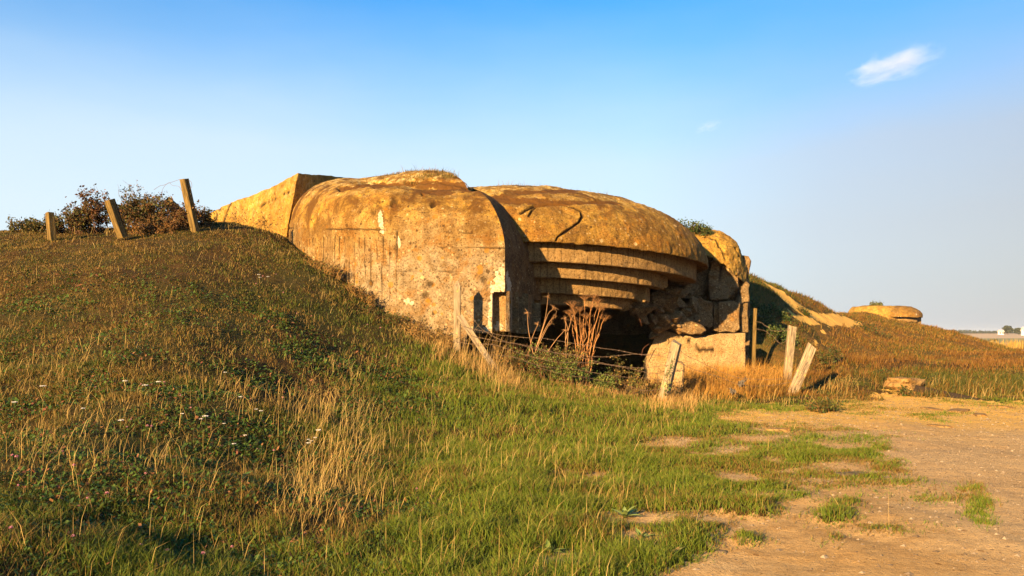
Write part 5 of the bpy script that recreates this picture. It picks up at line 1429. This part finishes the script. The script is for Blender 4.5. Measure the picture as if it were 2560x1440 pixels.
for (hx, hy, bx) in ((1436,778,1448),(1450,772,1452),(1462,744,1456),(1484,741,1462),(1500,768,1464),(1440,802,1450),(1466,790,1458),(1478,762,1466),(1512,794,1470),(1424,782,1446),(1430,760,1450),(1494,752,1468),(1455,812,1456),(1510,766,1472)):
    D = 18.6 + rs.uniform(-.3, .3)
    a, b = P(bx, 968, 18.7), P(hx, hy, D); t = np.linspace(0, 1, 12)
    pts = a + (b - a) * t[:, None]; bow = (hx - bx) / 60.0; pts[:, 0] -= 0.10 * bow * np.sin(t * 3.14); pts[1:-1] += rs.normal(0, .014, (10, 3))
    col = np.array([0.38, 0.17, 0.055]) * rs.uniform(.75, 1.25)
    mb = MB(); V, Q = tube(pts, 0.0105 * (1.1 - .6 * t), 6); mb.add(V, Q, col)
    for k in (4, 7):
        e = pts[k] + np.array([rs.normal(0, .10), rs.normal(0, .1), .2]); V, Q = tube([pts[k], (pts[k] + e) / 2, e], .005, 4); mb.add(V, Q, col)
    st = mb.obj('stalk', M['stalk'], HW)
    mu = MB(); umbel(mu, b, rs.uniform(.13, .20), rs, (0.26, 0.12, 0.04))
    mu.obj('seed_head', M['stalk'], st, HW)
def branchy(label, base, segs, seed, col=(0.36, 0.19, 0.08)):
    rs = np.random.default_rng(seed); mb = MB(); rt_ = empty('dead_thistle', base, label, 'plant')
    for sg in segs:
        mb = MB(); c, q = resample([P(*p) for p in sg], 14); V, Q = tube(c, 0.009 * np.linspace(1.1, .45, 14), 5); mb.add(V, Q, col)
        heads = MB()
        for _ in range(16):
            g = c[-1] + rs.normal(0, .045, 3); V, Q = tube([c[-1], (c[-1] + g) / 2 + .01, g], .003, 3); mb.add(V, Q, col)
            s_ = .014; heads.add([g - [s_, 0, 0], g - [0, s_, 0], g + [s_, 0, .006], g + [0, s_, .006]], [[0, 1, 2, 3]], np.array((.22, .12, .05)) * rs.uniform(.6, 1.5))
        st = mb.obj('stem', M['stalk'], rt_); heads.obj('seed_head', M['stalk'], st, rt_)
D = 18.5
branchy('bare branching dead thistle leaning right before the left of the opening', at(1338, 940, D), [[(1335,935,D),(1338,880,D),(1362,800,D),(1370,742,D)],[(1345,860,D),(1368,790,D),(1380,775,D),(1384,768,D)],[(1340,868,D),(1370,810,D),(1388,788,D)],[(1336,900,D),(1322,830,D),(1318,782,D)],[(1338,880,D),(1372,812,D),(1378,808,D)],[(1300,905,D),(1322,880,D),(1330,846,D),(1344,812,D)],[(1355,900,D),(1390,850,D),(1412,826,D)]], 1)
branchy('bare forked dead stem between the thistle and the hogweed', at(1415, 945, D), [[(1418,940,D),(1414,870,D),(1414,800,D)],[(1414,850,D),(1428,800,D),(1432,790,D)],[(1416,880,D),(1420,830,D),(1412,796,D)]], 2)

# ------------------------------------------------------------------ wild flowers, one object each
def flower_mesh(pink):
    rs = np.random.default_rng(9 if pink else 10); st = MB(); hd = MB()
    hh = 0.14
    t = np.linspace(0, 1, 5); V, Q = tube(np.stack([0.02 * t ** 2, 0 * t, hh * t], 1), .0028, 4); st.add(V, Q, (.09, .11, .03))
    top = np.array([.02, 0, hh])
    for i in range(46 if pink else 60):
        if pink:
            d = rs.normal(0, 1, 3); d[2] = abs(d[2]) * .8; d /= np.linalg.norm(d); c = top + d * .013; s_ = .008; col = np.array((.52, .22, .24)) * rs.uniform(.7, 1.3)
        else:
            a = rs.uniform(0, 6.28); r_ = .036 * math.sqrt(rs.random()); c = top + np.array([r_ * math.cos(a), r_ * math.sin(a), .01 - r_ * .15]); s_ = .008; col = np.array((.74, .68, .58)) * rs.uniform(.8, 1.1)
        u = rs.normal(0, 1, 3); u /= np.linalg.norm(u); v = np.cross(u, rs.normal(0, 1, 3)); v /= np.linalg.norm(v)
        hd.add([c - u * s_, c - v * s_, c + u * s_, c + v * s_], [[0, 1, 2, 3]], col)
    return st.mesh('stem'), hd.mesh('flower_head')
def flowers(name, pink, label, group, spots):
    ms, mh = flower_mesh(pink); ms.materials.append(M['stalk']); mh.materials.append(M['leaf'])
    for i, (a, b) in enumerate(spots):
        # walk out along the ray until it meets the slope
        for D in np.arange(4.5, 24, 0.05):
            q = P(a, b, D)
            if q[2] < hz(q[0], q[1]) + 0.06: break
        e = empty(name, (q[0], q[1], float(hz(q[0], q[1]))), label, name.replace('_', ' '), group); e.rotation_euler.z = random.uniform(0, 6.28)
        sc_ = random.uniform(.5, .85) * (1 + .035 * max(D - 8, 0)); e.scale = (sc_,) * 3
        for nm, m_ in (('stem', ms), ('flower_head', mh)):
            o = bpy.data.objects.new(nm, m_); SC.collection.objects.link(o); o.parent = e
random.seed(4)
pinkspots = [(45,958),(240,975),(350,968),(408,968),(452,995),(480,1028),(325,1055),(366,1080),(378,1081),(318,1075),(30,1152),(45,1160),(155,1135),(190,1180),(50,1222),(222,1256),(263,1258),(368,1195),(415,1390),(505,1405),(585,1385),(710,1002),(1040,1230),(690,690),(655,700),(640,720),(710,738),(740,790),(780,796),(920,818),(952,830),(965,900),(1008,880),(640,1133),(685,1138),(350,1378),(178,1362),(20,1345)]
whitespots = [(35,1022),(110,980),(205,1030),(310,965),(365,978),(400,968),(455,1045),(505,1053),(515,1058),(560,1065),(610,1097),(585,1120),(640,1030),(650,1037),(770,1105),(785,1100),(780,1110),(768,1118),(795,1090),(645,695),(650,702),(668,700),(600,1000),(560,940),(300,1065)]
flowers('pink_flower', True, 'small pink clover flower in the turf of the left slope', 'pink clover flowers on the slope', pinkspots)
flowers('white_flower', False, 'flat white yarrow flower head in the turf of the left slope', 'white yarrow flowers on the slope', whitespots)

# broad-leaved weeds
def dock(label, px_, py_, n, ls, seed, col=(0.17, 0.22, 0.045)):
    rs = np.random.default_rng(seed); D = 1.58 * F / (py_ - HZ); c = P(px_, py_, D); c[2] = hz(c[0], c[1]); mb = MB()
    for i in range(n):
        a = i * 2.4 + rs.uniform(-.4, .4); el_ = rs.uniform(.35, 1.25); L_ = ls * rs.uniform(.7, 1.2); wd = L_ * rs.uniform(.28, .4)
        d = np.array([math.cos(a) * math.cos(el_), math.sin(a) * math.cos(el_), math.sin(el_)]); sd_ = np.array([-math.sin(a), math.cos(a), 0]); m = 7
        t = np.linspace(0, 1, m); wv = wd * np.sin(np.clip(t * 1.08 + .06, 0, 1) * 3.14) ** .7 * .5
        mid = c + d * (L_ * t)[:, None] + np.array([math.cos(a), math.sin(a), -.7]) * (L_ * .25 * t ** 2)[:, None]
        up_ = np.cross(d, sd_) * -1
        V = np.concatenate([mid - sd_ * wv[:, None] + np.array([0, 0, 1]) * (wv * .4)[:, None], mid, mid + sd_ * wv[:, None] + np.array([0, 0, 1]) * (wv * .4)[:, None]]); k = np.arange(m - 1)
        Q = np.concatenate([np.stack([k, k + m, k + m + 1, k + 1], 1), np.stack([k + m, k + 2 * m, k + 2 * m + 1, k + m + 1], 1)])
        mb.add(V, Q, np.array(col) * rs.uniform(.7, 1.35) * np.array([1 + .5 * (rs.random() < .25), 1, 1]))
    return tag(mb.obj('dock_plant', M['leaf'], sm=True), label, 'plant', 'broad leaved dock plants in the grass')
dock('largest broad-leaved dock with upright pale leaves above a bare patch', 1562, 1285, 9, 0.15, 1, (.24, .29, .07))
dock('dock with curled yellowish leaves below the largest one', 1602, 1338, 8, 0.11, 2)
dock('dock lowest in the photo among the grass, left of the curled one', 1372, 1375, 7, 0.12, 3)
dock('small dock at the nearest tip of the turf beside bare sand', 1682, 1380, 5, 0.09, 4, (.22, .2, .06))
dock('small round-leaved dock between the largest dock and the sand', 1684, 1310, 5, 0.07, 5)
dock('long-leaved dark green dock rosette on the left slope', 600, 1255, 12, 0.13, 6, (.08, .15, .03))

# ------------------------------------------------------------------ far trees
def tree(label, c, w, h, th, nl, lsz, cols, seed, group='trees on the horizon'):
    rs = np.random.default_rng(seed); r_ = empty('tree', c, label, 'tree', group); mb = MB()
    c = np.array(c)
    V, Q = tube([c + (0, 0, -.5), c + (0, 0, th * .5), c + (.1, 0, h * .6)], np.array([.3, .25, .1]) * h / 6, 7); mb.add(V, Q, (.09, .06, .04))
    cl = []
    for i in range(26):
        a = rs.uniform(0, 6.28); rr = math.sqrt(rs.random()) * .78; zz = rs.uniform(0, 1)
        lim = math.sqrt(max(0, 1 - (2 * zz - .75) ** 2 / 1.6)); p_ = c + np.array([math.cos(a) * rr * w / 2 * lim, math.sin(a) * rr * w / 2 * lim, th + (h - th) * zz * .88]); cl.append(p_)
        V, Q = tube([c + (0, 0, th * .8), (c + (0, 0, th) + p_) / 2, p_], np.array([.09, .05, .02]) * h / 6, 4); mb.add(V, Q, (.09, .06, .04))
    mb.obj('trunk', M['stalk'], r_)
    cl = np.array(cl); pos = cl[rs.integers(0, len(cl), nl)]; dd = rs.normal(0, 1, (nl, 3)); dd /= np.linalg.norm(dd, axis=1)[:, None]
    pos = pos + dd * (rs.uniform(.3, 1, nl) ** .5)[:, None] * np.array([w * .17, w * .17, (h - th) * .16])
    a = rs.normal(0, 1, (nl, 3)); a /= np.linalg.norm(a, axis=1)[:, None]; b = np.cross(a, rs.normal(0, 1, (nl, 3))); b /= np.linalg.norm(b, axis=1)[:, None]
    sz = lsz * rs.uniform(.6, 1.3, nl)[:, None]; V = np.stack([pos - a * sz, pos - b * sz * .6, pos + a * sz, pos + b * sz * .6], 1).reshape(-1, 3)
    C = np.array(cols)[rs.integers(0, len(cols), nl)] * rs.uniform(.7, 1.3, (nl, 1))
    link('crown', build_mesh('crown', V, [np.arange(nl)[:, None] * 4 + np.array([[0, 1, 2, 3]])], False, None, np.repeat(C, 4, 0)), M['leaf'], r_)
TC = [(.05, .06, .025), (.07, .075, .03), (.04, .045, .02)]
q = P(2518, 836, 500); tree('larger round dark tree beside the small white house', (q[0], q[1], float(hz(q[0], q[1]))), 8.6, 5.6, .7, 2200, .42, TC, 1)
q = P(2548, 836, 490); tree('smaller round tree next to the house at the right edge', (q[0], q[1], float(hz(q[0], q[1]))), 6.0, 4.4, .6, 1500, .4, TC, 2)
q = P(2342, 826, 300); tree('greyish thin tree top just showing above the right mound', (q[0], q[1], float(hz(q[0], q[1]))), 5.2, 3.6, .6, 1100, .26, [(.10, .085, .06), (.13, .11, .075)], 3)
q = P(2520, 850, 262); shrub('bush', 'lone dark bush out on the far green meadow', 'bush', (q[0] - 5, q[1], float(hz(q[0], q[1]))), 3.2, 2, 1.0, 20, 300, 0.2, OLV, seed=99, arch=9)
def treeline():
    n = 9000; x = rng.uniform(300, 800, n); y = rng.uniform(880, 930, n)
    hh = 3.2 * np.clip(.55 + .8 * fbm(x * .02, x * 0, None, 4, 400), .12, 1.3); z = height(x, y) + rng.uniform(0, 1, n) * hh
    a = rng.normal(0, 1, (n, 3)); b = np.cross(a, rng.normal(0, 1, (n, 3))); a /= np.linalg.norm(a, axis=1)[:, None]; b /= np.linalg.norm(b, axis=1)[:, None]
    c = np.stack([x, y, z], 1); V = np.stack([c - a, c - b * .7, c + a, c + b * .7], 1).reshape(-1, 3)
    tag(link('treeline', build_mesh('treeline', V, [np.arange(n)[:, None] * 4 + np.array([[0, 1, 2, 3]])], False, None, np.repeat(lerp(TC[2], TC[1], rng.uniform(0, 1, n)), 4, 0)), M['leaf']), 'low dark far-off hedge line along the horizon', 'treeline', None, 'stuff')
treeline()

# ------------------------------------------------------------------ small cloud
def cloud(name, label, c, size, dens, seed, rot=0.0, group=None):
    bm = bmesh.new(); bmesh.ops.create_icosphere(bm, subdivisions=4, radius=1.0)
    me = bpy.data.meshes.new(name); bm.to_mesh(me); bm.free()
    k = NT('cloud_vapour'); p = k.objco()
    ln = k.n('ShaderNodeVectorMath', operation='LENGTH'); k.set(ln.inputs[0], p)
    n = k.noise(k.mapping(p, (1.0, 1.0, 0.9), (seed, 0, 0)), 2.3, 6, 0.65, 0.8)
    x = k.sep(p)[0]
    body = k.math('SUBTRACT', 1.0, ln.outputs['Value'])
    f = k.math('ADD', k.math('MULTIPLY', body, 0.75), k.math('MULTIPLY', k.math('SUBTRACT', n, 0.5), 2.2))
    f = k.math('ADD', f, k.math('MULTIPLY', x, 0.22))
    f = k.math('MULTIPLY', k.math('SUBTRACT', f, 0.22, True), k.math('MULTIPLY', body, 2.0, True))
    v = k.n('ShaderNodeVolumePrincipled'); v.inputs['Color'].default_value = (0.97, 0.97, 0.99, 1)
    k.set(v.inputs['Density'], k.math('MULTIPLY', f, dens))
    v.inputs['Anisotropy'].default_value = 0.0
    k.t.links.new(v.outputs[0], k.out.inputs['Volume'])
    o = link(name, me, k.m); o.location = c; o.scale = size; o.rotation_euler = (0, rot, 0)
    return tag(o, label, 'cloud', group)
cloud('cloud', 'small wispy white cloud alone in the upper right of the sky', tuple(P(2215, 170, 3000)), (250, 110, 80), 0.012, 1.0, -0.30)
cloud('cloud', 'faint thin wisp of cloud low above the right end of the bunker', tuple(P(1765, 318, 3000)), (75, 40, 30), 0.006, 5.0, -0.3)

# ------------------------------------------------------------------ thin sea haze over the land
hzv = [(x, y, z) for x in (-2000.0, 2000.0) for y in (-200.0, 2000.0) for z in (-4.2, 9.0)]
hzf = np.array([[0, 1, 3, 2], [4, 6, 7, 5], [0, 4, 5, 1], [2, 3, 7, 6], [0, 2, 6, 4], [1, 5, 7, 3]])
k = NT('thin_haze'); vv = k.n('ShaderNodeVolumePrincipled'); vv.inputs['Color'].default_value = (0.90, 0.93, 0.97, 1); vv.inputs['Density'].default_value = 0.00014; vv.inputs['Anisotropy'].default_value = 0.0
k.t.links.new(vv.outputs[0], k.out.inputs['Volume'])
link('haze', build_mesh('haze', hzv, [hzf], False), k.m)['kind'] = 'stuff'
